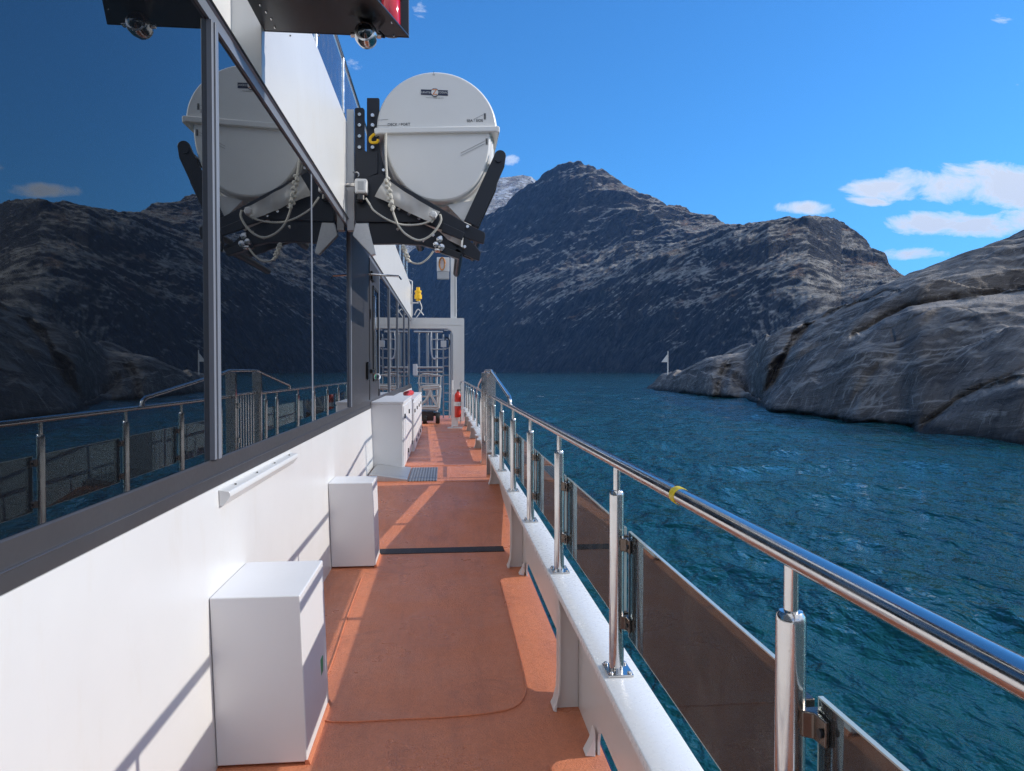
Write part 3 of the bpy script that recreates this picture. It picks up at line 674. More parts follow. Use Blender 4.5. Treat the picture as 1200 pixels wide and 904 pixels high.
# sill: two grey bands with a ledge
GX = -.943
mb = MB(); mb.prism([(-.927,1.079),(-.928,1.118),(-.929,1.122),(-.932,1.128),(-.933,1.134),(-.936,1.186),(-.940,1.19),(-1.2,1.19),(-1.2,1.079)], 'y', -4, YE-.02); mb.build('window_sill', M['grey_frame'], dh, .0015)
mb = MB(); mb.tube([(-.929,-4,1.1245),(-.929,YE-.05,1.1245)], .0035, 6); mb.build('sill_bead', M['grey_frame'], dh)
mb = MB(); mb.prism([(-.930,2.955),(-.928,3.00),(-.918,3.005),(-.918,3.022),(-1.2,3.022),(-1.2,2.955)], 'y', -4, YE-.02); mb.build('window_header', M['silver_frame'], dh, .0015)
mb = MB(); mb.tube([(-.916,-4,3.013),(-.916,YE-.05,3.013)], .006, 6); mb.build('header_seal', M['black'], dh)
def mull(y, w, mat, x=-.922, x2=None):
    if w < .04: x = -.940
    mb = MB(); mb.box(-1.1, x, y-w/2, y+w/2, 1.1905, 2.9545); mb.build('mullion', M[mat], dh, .002)
ymu = lambda px: atX(px,435,-.925).y
M1, M2, M3 = ymu(254.5), ymu(369), ymu(411.5)+.04
print('MULLIONS', M1, M2, M3, ymu(426), ymu(438))
MUL = [(-2.6,.11,'silver_frame'),(M1,.085,'silver_frame'),(M2,.038,'silver_frame'),(M3-.03,.05,'silver_frame'),(9.0,.12,'grey_frame')]
for y,w_,m_ in MUL: mull(y,w_,m_)
mb = MB(); mb.box(-.9215,-.914,M1-.018,M1+.018,1.191,2.954); mb.build('mullion_cover', M['silver_frame'], dh, .003)
ycur = 10.2
MF = []
for px in (441.5,457,466.7,474.5,480): 
    yy = atX(px, 435, -.925).y; MF.append(min(max(yy,10.24),YE-.1)); mull(MF[-1], .07, 'silver_frame')
edges = [-4,-2.6,M1,M2,M3]
for a_,b_ in zip(edges[:-1],edges[1:]):
    mb = MB(); mb.box(-.965, GX, a_+.03, b_-.018, 1.188, 2.957); mb.build('window_pane', M['window'], dh)
mb = MB(); mb.box(-.965, GX+.012, M3+.0, 8.94, 1.188, 2.957); mb.build('wall_panel', M['grey_frame'], dh)
for a_,b_ in zip(MF[:-1],MF[1:]):
    mb = MB(); mb.box(-.965, GX, a_+.036, b_-.036, 1.188, 2.957); mb.build('window_pane', M['window'], dh)
# door
mb = MB(); mb.box(-1.02,-.922,9.07,10.16,1.192,2.952); dr = mb.build('door', M['grey_frame'], dh, .003)
mb = MB(); mb.box(-.9215,-.915,9.30,9.92,1.45,2.62); dw = mb.build('door_window', M['window'], dr, .002)
mb = MB()
for (a_,b_,c_,d_) in ((9.27,9.95,1.42,1.449),(9.27,9.95,2.621,2.65),(9.27,9.299,1.42,2.65),(9.921,9.95,1.42,2.65)): mb.box(-.9215,-.908,a_,b_,c_,d_)
mb.build('window_frame', M['rubber'], dr)
mb = MB(); mb.tube([(-.905,9.24,1.5),(-.885,9.24,1.52),(-.885,9.24,2.5),(-.905,9.24,2.52)], .010, 8); mb.build('grab_bar', M['steel'], dr)
p = atX(437,438,-.93)
mb = MB(); mb.tube(smooth_path([(-.915,9.85,1.50),(-.90,9.85,1.50),(-.88,9.80,1.47),(-.885,9.72,1.44)],4), .012, 8); mb.build('handle', M['white_flange'], dr)
mb = MB(); mb.box(-.9215,-.915,9.45,9.62,1.42,1.415+.19); mb.build('door_sign', M['white'], dr)
mb = MB()
for k in range(4): mb.box(-.9145,-.913,9.465,9.605,1.435+k*.043,1.46+k*.043)
mb.build('sign_band', M['green'], dr)
mb = MB(); mb.box(-.92,-.90,8.55,8.80,1.45,1.66); mb.box(-.90,-.87,8.75,8.99,1.52,1.57); mb.build('door_latch', M['black'], dh, .005)
mb = MB(); mb.box(-.92,-.89,9.0,9.35,2.70,2.80); mb.build('door_closer', M['black'], dr, .006)
p = atX(426,354,-.915)
mb = MB(); mb.box(-.92,-.92,8.95,9.05,2.2,2.32); mb.build('hinge', M['black'], dr, .004)
mb = MB(); mb.box(-.92,-.91,10.05,10.2,1.2,1.30); mb.build('hinge', M['black'], dr, .004)
mb = MB(); mb.lathe([(.0,0),(.03,.0),(.035,.02),(.03,.05),(0,.055)], (-.925,10.12,.93), 'x', 14); mb.build('door_buffer', M['black'], dh)
# hook rod sticking out by the door
mb = MB(); mb.tube([(-.915,8.72,2.72),(-.55,8.72,2.70)], .014, 8); mb.tube([(-.55,8.72,2.70),(-.52,8.72,2.66)], .010,8); mb.build('door_stay_rod', M['steel'], dh)
# gutter lamp under the sill
mb = MB(); yg0, yg1 = atX(263,580,-.90).y, atX(345,531,-.90).y
mb.prism([(-.9225,1.062),(-.882,1.055),(-.877,1.046),(-.877,1.034),(-.905,.995),(-.9215,.995)], 'y', yg0, yg1); ch = mb.build('rain_channel', M['white'], dh, .003)
for k in range(4):
    mb = MB(); mb.lathe([(.006,0),(.006,.006)], (-.9,yg0+.15+(yg1-yg0-.3)*k/3,1.060), 'z', 8); mb.build('screw', M['steel'], ch)
# upper wall: recessed near part, step, outer part
XU = -.925; ZT = 3.93
mb = MB(); mb.box(-1.9,-1.075,-4,3.75,3.024,ZT+.6); mb.build('upper_wall', M['white'], dh)
mb = MB(); mb.box(-1.9,XU,3.7505,YE-.2,3.024,ZT); mb.build('upper_wall', M['white'], dh, .004)
mb = MB(); mb.box(-1.9,XU-.02,3.7505,3.90,ZT+.001,ZT+.6); mb.build('upper_wall', M['white'], dh, .004)
mb = MB(); mb.box(-1.074,-.94,-4,3.74,3.024,3.032); mb.build('header_ledge', M['white'], dh)
mb = MB(); mb.box(-1.4,XU+.03,YE-.3,YE-.25,3.0,3.7);  mb.build('end_plate', M['white'], dh)
mb = MB(); mb.box(-6,-1.26,-8,YE,-.15,2.99); mb.build('inner_wall', M['white'], dh)
mb = MB(); mb.box(-6,-1.901,-8,YE-.3,2.995,3.9); mb.build('roof', M['white'], dh)
# panel seams on the outer wall
# upper deck railing with glass
ur = thing('upper_deck_railing', 'glass and steel railing of the upper deck above the white wall', 'railing', (-1.0,8,ZT))
mb = MB(); mb.tube([(-1.0,3.95,4.66),(-1.0,YE-.5,4.66)], .022, 12); mb.build('handrail', M['steel'], ur)
mb = MB(); mb.tube([(-.965,3.95,3.965),(-.965,YE-.5,3.965)], .018, 10); mb.build('lower_rail', M['steel'], ur)
k = 0
for y in np.arange(4.2, YE-.6, 1.5):
    mb = MB(); mb.cyl((-1.0,y,ZT+.001),(-1.0,y,4.645),.02,12); mb.build('post', M['steel'], ur)
    if y+1.5 < YE: 
        mb = MB(); mb.box(-1.004,-.996,y+.06,y+1.44,4.03,4.58); mb.build('glass_panel', M['rail_glass'], ur)
# ------------------------------------------------------------------ white boxes on the walkway
def wall_box(label, y0, y1, z1, x1t, x1b):
    xl0, xl1 = XW(0)+.002, XW(z1)+.002
    mb = MB(); mb.prism([(xl0,.012),(xl1,z1),(x1t,z1),(x1b,.012)], 'y', y0, y1)
    o = mb.build('vent_casing', M['white_box'], None, .006, 3); rebase(o, ((xl0+x1b)/2,(y0+y1)/2,.0))
    tag(o, label, 'casing', 'white steel casings along the wall')
    mb = MB(); mb.prism([(x1b-.01,.0),(x1b+.012,.0),(x1b+.004,.02),(x1b-.01,.02)], 'y', y0, y1); mb.build('skirting', M['deck'], o)
    return o
def yb(px, X): return atX(px, 435, X).y
y0 = atX(353,694,-.56).y; y1 = atX(379.5,655,-.56).y
b1 = wall_box('nearest white steel casing beside the wall, railing shadows on its side', y0, y1, .672, -.565, -.540)
print('BOX1', y0, y1, atX(353,694,-.56).z, atX(249,700,-.91))
mb = MB(); ys_ = y0+.36; mb.box(-.552,-.5465,ys_,ys_+.05,.20,.27); o = mb.build('label_plate', M['green'], b1)
y0 = atX(437.4,565,-.56).y; y1 = atX(444,553.6,-.56).y
print('BOX2', y0, y1, atX(437.4,565,-.56).z)
b2 = wall_box('white steel casing standing farther back, just before the black grit strip', y0, min(y1,6.0), .672, -.565, -.545)
# ------------------------------------------------------------------ deck lockers
def locker(label, y0, y1, xr, z1, doors, legs=False):
    z0 = min(deckz(y0),deckz(y1)); t = thing('deck_locker', label, 'locker', (-.75,(y0+y1)/2,z0), 'white lockers beyond the door')
    mb = MB(); mb.box(-.93,xr,y0,y1,z0+.006,z1-.03); mb.build('body', M['white_box'], t, .006)
    mb = MB(); mb.box(-.93,xr+.012,y0-.012,y1+.012,z1-.03,z1); mb.build('lid', M['white_box'], t, .006)
    n = doors; 
    for k in range(n):
        a_ = y0+(y1-y0)*k/n+.03; b_ = y0+(y1-y0)*(k+1)/n-.03
        mb = MB(); mb.box(xr+.0005,xr+.014,a_,b_,z0+.06,z1-.06); d = mb.build('door', M['white_box'], t, .003)
        mb = MB(); mb.box(xr+.0145,xr+.03,a_+.06,a_+.12,z1-.22,z1-.16); mb.build('handle', M['black'], d, .003)
        mb = MB(); mb.box(xr+.0145,xr+.028,b_-.08,b_-.04,z0+.14,z0+.20); mb.build('hinge', M['black'], d, .003)
    return t
yl = atX(472,469,-.53).y; print('LOCKER', yl, atX(472,469,-.53).z, atX(473,549,-.53).z)
locker('larger white deck locker beside the door with drawers facing the walkway', yl, 11.3, -.53, 1.16, 2)
locker('smaller white locker behind the larger one, red bundle lying on it', 11.45, 15.2, -.50, 1.10, 4)
mb = MB(); mb.tube(smooth_path([(-.62,11.9,1.13),(-.60,12.2,1.17),(-.68,12.5,1.15),(-.6,12.8,1.16),(-.62,13.1,1.14)],4), [.03]*5+[.045]*5+[.05]*4+[.03]*3, 8); rb = mb.build('red_bundle', M['red']); tag(rebase(rb,(-.63,12.5,1.10)), 'red rolled bundle on top of the farther white locker', 'bundle')
# ------------------------------------------------------------------ white arch over the walkway end
YA_ = 20.3
zt = atY(543,373,YA_).z; xo = atY(544,420,YA_).x; xi = atY(531,420,YA_).x; zi = atY(510,385,YA_).z
print('ARCH', zt, xo, xi, zi)
ar = thing('white_arch', 'white steel arch across the far end of the walkway', 'arch', (0,YA_,deckz(YA_)))
poly = [(xo,deckz(YA_)),(xo,zt-.03),(xo-.03,zt),(-1.3,zt),(-1.3,zi),(xi-.18,zi),(xi-.06,zi-.05),(xi,zi-.17),(xi,deckz(YA_))]
mb = MB(); mb.prism([(xi,deckz(YA_)),(xo,deckz(YA_)),(xo,zi-.17),(xi,zi-.17)], 'y', YA_, YA_+.5)
mb.prism([(xi,zi-.17),(xo,zi-.17),(xo,zi-.0),(xi-.18,zi),(xi-.06,zi-.05)], 'y', YA_, YA_+.5)
mb.prism([(-1.3,zi),(xo,zi),(xo,zt-.02),(xo-.02,zt),(-1.3,zt)], 'y', YA_, YA_+.5)
mb.build('arch_frame', M['white'], ar)
mb = MB(); mb.box(xo-.10,xo-.07,YA_-.012,YA_-.001,deckz(YA_)+.02,zt-.2); mb.box(-1.2,xo-.07,YA_-.012,YA_-.001,zt-.2,zt-.17); mb.build('edge_trim', M['white'], ar)
# mast with floodlight on the arch
Ym = YA_+.25
a_ = atY(528,372,Ym); b_ = atY(535,300,Ym)
ms = thing('light_mast', 'white square mast rising from the arch below the canister', 'mast', ((a_.x+b_.x)/2, Ym, zt))
mb = MB(); mb.box(a_.x,b_.x,Ym-.08,Ym+.08,zt+.001,atY(530,292,Ym).z); mb.build('mast_tube', M['white'], ms, .01)
mb = MB(); mb.box(b_.x-.06,b_.x-.03,Ym-.11,Ym-.081,zt+.05,atY(530,300,Ym).z); mb.build('cable_duct', M['greybox'], ms)
q0 = atY(512,328,Ym-.1); q1 = atY(527,303,Ym-.1)
fl = thing('floodlight', 'grey floodlight box fixed on the mast under the canister', 'lamp', ((q0.x+q1.x)/2, Ym-.1, q0.z))
mb = MB(); mb.box(q0.x,q1.x-.01,Ym-.28,Ym-.09,q0.z+.22,q1.z); mb.build('housing', M['white'], fl, .01)
mb = MB(); mb.box(q0.x+.01,q1.x-.02,Ym-.30,Ym-.10,q0.z,q0.z+.21); mb.build('lamp_head', M['greybox'], fl, .01)
mb = MB(); c0 = atY(518,309,Ym-.4)
mb.tube([(c0.x+.09*math.cos(t)*(1-t*.02), c0.y+.01*t, c0.z+.17*math.sin(t)) for t in np.arange(0,20,.5)], .018, 6); cc = mb.build('coiled_cable', M['brass']); tag(rebase(cc,(c0.x,c0.y,c0.z)), 'copper coloured coiled cable hanging above the floodlight', 'cable')
# yellow beacon
Yb = 19.6
bc0 = atY(490,353,Yb); bc1 = atY(490,337,Yb)
bn = thing('yellow_beacon', 'small yellow beacon on a white bracket at the wall end', 'beacon', (bc0.x,Yb,bc0.z))
mb = MB(); rr = .085; hh = bc1.z-bc0.z; mb.lathe([(.0,0),(rr*.7,0),(rr*.7,.05),(rr*1.2,.055),(rr*1.2,.17),(rr*.95,.175),(rr*.95,hh*.62),(rr*1.1,hh*.63),(rr*1.1,hh*.76),(rr*.6,hh*.8),(rr*.6,hh),(0,hh)], (bc0.x,Yb,bc0.z), 'z', 16); mb.build('body', M['yellow'], bn)
mb = MB(); mb.tube([(bc0.x,Yb,bc0.z),(bc0.x,Yb,bc0.z-.05),(-.93,Yb,bc0.z-.05)], .02, 8); mb.build('bracket', M['white'], bn)
mb = MB(); mb.tube(smooth_path([(bc0.x+.03,Yb,bc0.z+.02),(bc0.x+.10,Yb,bc0.z-.2),(bc0.x-.02,Yb,bc0.z-.42),(bc0.x-.12,Yb,bc0.z-.55)],6), .016, 6); mb.tube(smooth_path([(bc0.x-.1,Yb,zt+.02),(bc0.x,Yb,zt+.18),(bc0.x+.15,Yb,zt+.02)],6), .016, 6); mb.build('hose', M['white'], bn)
mb = MB(); u = atY(483,330,Yb); mb.tube([(u.x,Yb,zt),(u.x,Yb,u.z),(u.x-.1,Yb,u.z+.05),(u.x-.2,Yb,u.z+.05)], .018, 8); mb.build('stand_pipe', M['white'], bn)
# fire extinguisher
e0 = atY(536.5,493,17.2); 
ex = thing('fire_extinguisher', 'red cylinder with white band strapped at the end of the railing', 'extinguisher', (e0.x,17.2,deckz(17.2)))
zt_ = atY(536,458,17.2).z; zb_ = atY(536,489,17.2).z
mb = MB(); mb.lathe([(0,zb_),(.075,zb_),(.08,zb_+.03),(.08,zt_-.12),(.06,zt_-.06),(.025,zt_-.03),(.025,zt_),(0,zt_)], (e0.x,17.2,0), 'z', 18); eb = mb.build('cylinder', M['red'], ex)
zm = (zt_+zb_)/2; mb = MB(); mb.lathe([(.081,zm-.05),(.088,zm-.05),(.088,zm+.05),(.081,zm+.05)], (e0.x,17.2,0), 'z', 18); mb.build('band', M['white'], ex)
mb = MB(); mb.cyl((e0.x-.13,17.25,deckz(17.2)+.02),(e0.x-.13,17.25,zt_+.25),.022,10); mb.build('stand_post', M['white'], ex)
mb = MB(); mb.box(e0.x-.25,e0.x+.12,17.1,17.35,deckz(17.2)+.002,deckz(17.2)+.025); mb.box(e0.x-.14,e0.x+.01,17.2,17.26,deckz(17.2)+.05,zb_-.005); mb.build('stand_base', M['white_flange'], ex)
mb = MB(); mb.box(e0.x-.02,e0.x+.07,17.16,17.2,zt_+.0,zt_+.03); mb.build('handle', M['black'], ex)
# ------------------------------------------------------------------ things seen through the arch
Yg = 21.6
def T(px,py,Y=Yg): return atY(px,py,Y)
cg = thing('steel_cage', 'tall cage of pale steel tubes standing behind the arch', 'cage', (-.3,Yg+.4,deckz(YE)))
for px,r_ in ((491,.035),(501,.05),(506.5,.018),(511.5,.04)):
    mb = MB(); b_ = T(px,388,Yg+.5); mb.cyl((b_.x,Yg+.5,.12),(b_.x,Yg+.5,b_.z),r_,10); mb.build('upright', M['alu'], cg)
for py,r_ in ((389,.03),(431,.035),(436,.03),(441,.02)):
    mb = MB(); b_ = T(485,py,Yg+.42); c_ = T(519,py,Yg+.42); mb.cyl((b_.x,Yg+.42,b_.z),(c_.x,Yg+.42,b_.z),r_,10); mb.build('crossbar', M['alu'], cg)
mb = MB(); mb.tube(smooth_path([T(505.5,389),T(505,400),T(505.5,412),T(507,419),T(510,421),T(511,417)],5), .018, 8); mb.build('hose', M['white'], cg)
mb = MB()
for py in (398,409.5,420): 
    b_ = T(506,py,Yg+.46); c_ = T(523,py,Yg+.46); mb.cyl(b_,(c_.x,c_.y,b_.z),.016,8)
mb.build('rung', M['alu'], cg)
ld = thing('ladder', 'narrow steel ladder just inside the arch leg', 'ladder', (T(523,490).x,Yg,.12))
for px in (519.5,526.5):
    mb = MB(); b_ = T(px,392,Yg); mb.cyl((b_.x,Yg,.12),(b_.x,Yg,b_.z),.022,8); mb.build('rail', M['alu'], ld)
x0_,x1_ = T(519.5,400).x,T(526.5,400).x
for k in range(10):
    mb = MB(); z_ = .35+k*.27; mb.cyl((x0_+.02,Yg,z_),(x1_-.02,Yg,z_),.015,8); mb.build('rung', M['alu'], ld)
mb = MB(); b_ = T(528,400,Yg-.2); mb.box(b_.x,b_.x+.12,Yg-.25,Yg-.1,.12,T(528,390).z); pc = mb.build('grey_column', M['greybox'], None, .006); tag(rebase(pc,(b_.x+.06,Yg-.2,.12)), 'grey column close inside the right leg of the arch', 'column')
q0 = T(516.5,407,Yg-.15); q1 = T(523,399.5,Yg-.15)
cb = thing('control_box', 'small pale control box hung on the ladder', 'box', ((q0.x+q1.x)/2,Yg-.15,q0.z))
mb = MB(); mb.box(q0.x,q1.x,Yg-.25,Yg-.08,q0.z,q1.z); mb.build('case', M['white'], cb, .008)
mb = MB(); mb.tube(smooth_path([(q1.x-.05,Yg-.15,q1.z),(q1.x,Yg-.2,q1.z+.1),(q1.x+.1,Yg-.15,q1.z-.0),(q1.x+.08,Yg-.15,q0.z)],5), .016, 8); mb.build('cable', M['black'], cb)
q0 = T(484,440,Yg-.4); q1 = T(489,427,Yg-.4)
mb = MB(); mb.box(q0.x,q1.x,Yg-.5,Yg-.35,q0.z,q1.z); jb = mb.build('junction_box', M['white_flange'], None, .008); tag(rebase(jb,(q0.x,Yg-.4,q0.z)), 'pale junction box at the left side behind the arch', 'box')
# folded gangway on wheels
Yf_ = 19.3
gw = thing('folding_gangway', 'pale aluminium gangway with cut-out side plate on a dark wheeled base', 'gangway', (T(505,495,Yf_).x,Yf_,deckz(Yf_)))
outer = [(493,455),(495,453),(514.5,452.5),(516,454.5),(514,478.5),(511,480),(496,479),(493,476)]
holes = [[(496,457),(503,456),(500,463),(498,474),(495,471)],[(505,458),(513,456),(512,465),(508,466)],[(502,466),(505,464),(510,473),(508,476),(500,476)],[(511,468),(513,467),(512,476)]]
mb = MB()
ov = [T(*q,Yf_) for q in outer]
def bar(a_,b_,w_=.03,Y_=Yf_): mb.tube([T(*a_,Y_),T(*b_,Y_)], w_, 6)
for a_,b_ in zip(outer, outer[1:]+outer[:1]): bar(a_,b_,.045)
mb.build('side_frame', M['alu'], gw)
mb = MB()
mb.tube(smooth_path([T(494,474,Yf_),T(500,468,Yf_),T(504,460,Yf_),T(503,454,Yf_)],5),.04,6); mb.tube(smooth_path([T(503,454,Yf_),T(506,464,Yf_),T(511,474,Yf_),T(513,479,Yf_)],5),.04,6); bar((494,465),(515,464),.025); bar((495,477),(513,477),.05); bar((496,456),(514,455),.05)
mb.build('side_brace', M['alu'], gw)
mb = MB(); 
mb.tube(smooth_path([T(492,452,Yf_),T(491,446,Yf_),T(493,440,Yf_),T(500,438.5,Yf_),T(516,440.5,Yf_)],5),.022,8); mb.tube([T(516.5,441,Yf_),T(516,454,Yf_)],.02,8); mb.tube([T(489,449,Yf_),T(516,451,Yf_)],.016,8)
for px in (494,499,505,511): mb.tube([T(px,439.5,Yf_+.02),T(px,479,Yf_+.05)],.012,6)
mb.build('handrail', M['alu'], gw)
mb = MB(); mb.box(T(493,485,Yf_).x,T(508,485,Yf_).x,Yf_-.1,Yf_+.6,deckz(Yf_)+.08,T(493,482,Yf_).z); mb.box(T(500,485,Yf_).x,T(516,485,Yf_).x,Yf_+.05,Yf_+.5,T(500,488,Yf_).z,T(500,484,Yf_).z); mb.build('base', M['black'], gw, .01)
wc = T(513,487,Yf_-.05)
for k,xx in enumerate((wc.x, T(498,490,Yf_).x)):
    rz = .15 if k==0 else .11
    mb = MB(); mb.lathe([(rz*.55,-.05),(rz*.9,-.055),(rz,-.03),(rz,.03),(rz*.9,.055),(rz*.55,.05)], (xx,Yf_-.12,deckz(Yf_)+rz+.002), 'x', 24); wh = mb.build('wheel', M['rubber'], gw)
    mb = MB(); mb.lathe([(.01,-.04),(rz*.54,-.04),(rz*.54,.04),(.01,.04)], (xx,Yf_-.12,deckz(Yf_)+rz+.002), 'x', 16); mb.build('rim', M['alu'], wh)
# ------------------------------------------------------------------ life raft canister on its cradle
YC0, YC1 = 6.92, 9.0
cc0 = atY(511.5,150,YC0); sc = (atY(583,150,YC0).x-atY(437,150,YC0).x)/146
print('RAFT', cc0, sc*146)
TILT = R(2.7)
CX, CZ = cc0.x+.01, cc0.z-.03
def rp(x, z):   # tilt in the cross-section plane
    return (CX+x*math.cos(TILT)-z*math.sin(TILT), CZ+x*math.sin(TILT)+z*math.cos(TILT))
cn_ = thing('life_raft_canister', 'big white drum shaped life raft canister hanging outboard above the walkway', 'life raft', (CX,(YC0+YC1)/2,CZ-.7))
AW, UH, LH = 71*sc, 67.5*sc, 91*sc
def half(upper, secs, name):
    n = 40; mb = MB(); vs = []; 
    for (y, k) in secs:
        for i in range(n+1):
            t = math.pi*i/n; c, s_ = math.cos(t), math.sin(t)
            if upper: x, z = AW*k*c, UH*k*s_
            else: 
                e = .90; x = AW*k*(1 if c>=0 else -1)*abs(c)**e*.985; z = -LH*k*abs(s_)**.97
            X_, Z_ = rp(x, z+(0.012 if upper else -.012)); vs.append((X_, y, Z_))
    m = n+1; fs = []
    for j in range(len(secs)-1):
        for i in range(n): fs.append((j*m+i, j*m+i+1, (j+1)*m+i+1, (j+1)*m+i))
    mb.add(vs, fs, True)
    fs2 = [tuple(range(m)), tuple((len(secs)-1)*m+i for i in range(m))]
    b = 0; mb.f += fs2; mb.sm += [False, False]
    o = mb.build(name, M['canister'], cn_, 0, 2, True); o.data.set_sharp_from_angle(angle=R(28)); return o
half(True, [(YC0-.02,.965),(YC0-.012,.98),(YC0+.0,.992),(YC0+.04,1.0),(YC1-.05,1.0),(YC1+.01,.98),(YC1+.03,.94)], 'upper_shell')
half(False, [(YC0-.005,.865),(YC0+.005,.885),(YC0+.03,.90),(YC0+.11,.905),(YC0+.12,.93),(YC0+.16,.94),(YC0+.22,.942),(YC0+.235,.968),(YC0+.28,.975),(YC0+.40,.975),(YC0+.42,.998),(YC0+.5,1.0),(YC1-.5,1.0),(YC1-.42,.97),(YC1-.1,.95),(YC1,.9)], 'lower_shell')
# bulged end plate on lower half: shallow inset panel
mb = MB(); prof = []
for (o_, hgt, dy_) in ((.036,.034,0),):
    pts = [(-AW+.02,-.030),(-AW-.014,-.045),(-AW-.020,.015),(-AW-.005,.026),(AW+.005,.026),(AW+.020,.015),(AW+.014,-.045),(AW-.02,-.030)]
    pts = [rp(*p) for p in pts]; mb.prism(pts, 'y', YC0-.05, YC1+.05)
mb.build('rim_band', M['canister'], cn_, .012, 3)
fy = YC0-.0225
def onface(px, py): q = atY(px,py,fy); return q
def ftext(body, px, py, size, mat, rz=0, align='CENTER', name='lettering', y=fy):
    q = onface(px,py); return text_mesh(name, body, size, (q.x, y, q.z), (R(90), rz, 0), mat, cn_, align=align)
def fbox(px0,py0,px1,py1,mat,name,y=fy,th=.002):
    a_ = onface(px0,py1); b_ = onface(px1,py0); mb = MB(); mb.box(a_.x,b_.x,y-th,y+.001,a_.z,b_.z); return mb.build(name, M[mat], cn_)
fbox(493.3,106.2,524.8,111.2,'navy_mark','logo_bar')
q = onface(509.5,108.7); mb = MB(); mb.lathe([(.0,0),(.040,0),(.040,-.003),(0,-.003)], (q.x,fy-.001,q.z), 'y', 28); mb.build('logo_ring', M['navy_mark'], cn_)
mb = MB(); mb.lathe([(.0,0),(.034,0),(.034,-.002),(0,-.002)], (q.x,fy-.0045,q.z), 'y', 28); mb.build('logo_disc', M['canister'], cn_)
text_mesh('logo_letter','Z',.075,(q.x,fy-.0085,q.z),(R(90),0,0),M['orange'],cn_,extrude=.001)
ftext('SURVITEC',499.3,108.8,.026,M['white'],y=fy-.0032); ftext('ZODIAC',519.2,108.8,.026,M['white'],y=fy-.0032)
ftext('www.survitecgroup.com',509.5,114.6,.017,M['greybox'])
ftext('1',508.3,85.2,.035,M['mark']); ftext('TOP',508.3,88,.012,M['mark'])
ftext('DECK / PORT',467.5,146.2,.036,M['mark'],rz=-R(3)); ftext('SEA / SIDE',556.5,141.7,.036,M['mark'],rz=-R(3))
for (px,py,y_) in ((568.2,136.5,fy),(570.4,165.5,fy+.012)):
    mb = MB(); q = onface(px,py)
    for k in range(6): mb.box(q.x-.010,q.x+.010,y_-.002,y_+.001,q.z-.028+k*.010,q.z-.023+k*.010)
    mb.build('tick_mark', M['mark'], cn_)
for (a_,b_,y_) in (((555,140),(566,134.5),fy),((540,182),(568,168),fy+.012),((540,179),(568,165),fy+.012),((442,141),(455,140),fy),((442,147.5),(455,147),fy)):
    A_ = onface(*a_); B_ = onface(*b_); mb = MB(); mb.tube([(A_.x,y_,A_.z),(B_.x,y_,B_.z)], .0022, 5); mb.build('line_mark', M['greybox'], cn_)
# cradle ------------------------------------------------------------------------------------
S0 = 3.477
def C(x, y, Y=YC0): q = atY(400+x/S0, 60+y/S0, Y); return (q.x, q.z)
cr = thing('canister_cradle', 'black steel launching cradle carrying the white canister', 'cradle', (-.85,7.3,2.6))
def plate(name, pts, y0, y1, mat='navy_black', parent=cr, bev=.006, Yref=None):
    mb = MB(); mb.prism([C(*p, Yref if Yref else y0) for p in pts], 'y', y0, y1); return mb.build(name, M[mat], parent, bev)
def disc_end(cx, cy, r, a0, a1, n=8): return [(cx+r*math.cos(R(a0+(a1-a0)*i/n)), cy+r*math.sin(R(a0+(a1-a0)*i/n))) for i in range(n+1)]
for k, (dy_, nm) in enumerate(((0,''),(1.45,''))):
    yy = YC0+.02+dy_
    def pl(name, pts, d0, d1, mat='navy_black'):
        mb = MB(); mb.prism([C(*p, YC0) for p in pts], 'y', yy+d0, yy+d1); return mb.build(name, M[mat], cr, .006)
    # upright plates
    w1 = pl('upright', [(103,187),(150,187),(154,192),(154,280),(150,330),(160,430),(175,560),(175,640),(103,600)], .0, .035)
    if k == 0:
        w0 = pl('mounting_plate', [(55,235),(62,232),(88,232),(95,240),(95,405),(100,410),(148,410),(148,500),(103,520),(103,700),(62,700),(57,690)], -.03, -.001)
        for (bx_,by_) in ((75,262),(128,265),(75,305),(128,305),(75,350),(75,395),(128,395),(8,262),(8,305)):
            X_,Z_ = C(bx_,by_); mb = MB(); mb.lathe([(.0,-.018),(.016,-.018),(.020,-.010),(.020,0)], (X_,yy-.031,Z_), 'y', 12); mb.build('bolt', M['steel'], w0)
    # diagonal carrying beam and lower bracket
    if k == 0: pl('carrying_beam', [(103,520),(160,500),(400,640),(500,700),(585,742)]+[(586,760),(580,787),(560,783),(330,700),(60,700),(60,600)], -.05, -.005)
    if k == 0: pl('lower_bracket', [(110,697),(330,703),(400,735),(455,790),(490,815),(480,845),(455,840),(400,810),(330,790),(230,784),(125,785)], -.02, .06)
    if k: pl('carrying_beam', [(160,520),(400,640),(500,690),(580,740),(560,760),(380,690),(150,600)], -.05, 0)
    if k == 0: pl('beam_stub', [(415,705),(500,745),(492,775),(408,742)], -.09,-.052)
    if k == 0: pl('beam_stub', [(390,790),(490,826),(480,850),(378,815)], -.06,.02,'black')
    if k == 0: pl('foot_plate', [(500,738),(520,770),(550,800),(568,822),(562,857),(548,852),(500,832),(494,800)], -.045,-.008)
    if k: pl('outer_arm', [(505,655),(600,440)]+disc_end(628,424,22,200,380)+[(645,470),(552,660)], .0,.04)
    else: pl('outer_arm', [(500,690),(620,430)]+disc_end(648,424,24,200,380)+[(665,470),(556,716)], .0,.04)
    if k == 0: pl('outer_arm', [(530,704),(640,520),(632,560),(560,718)], .05,.12,'black')
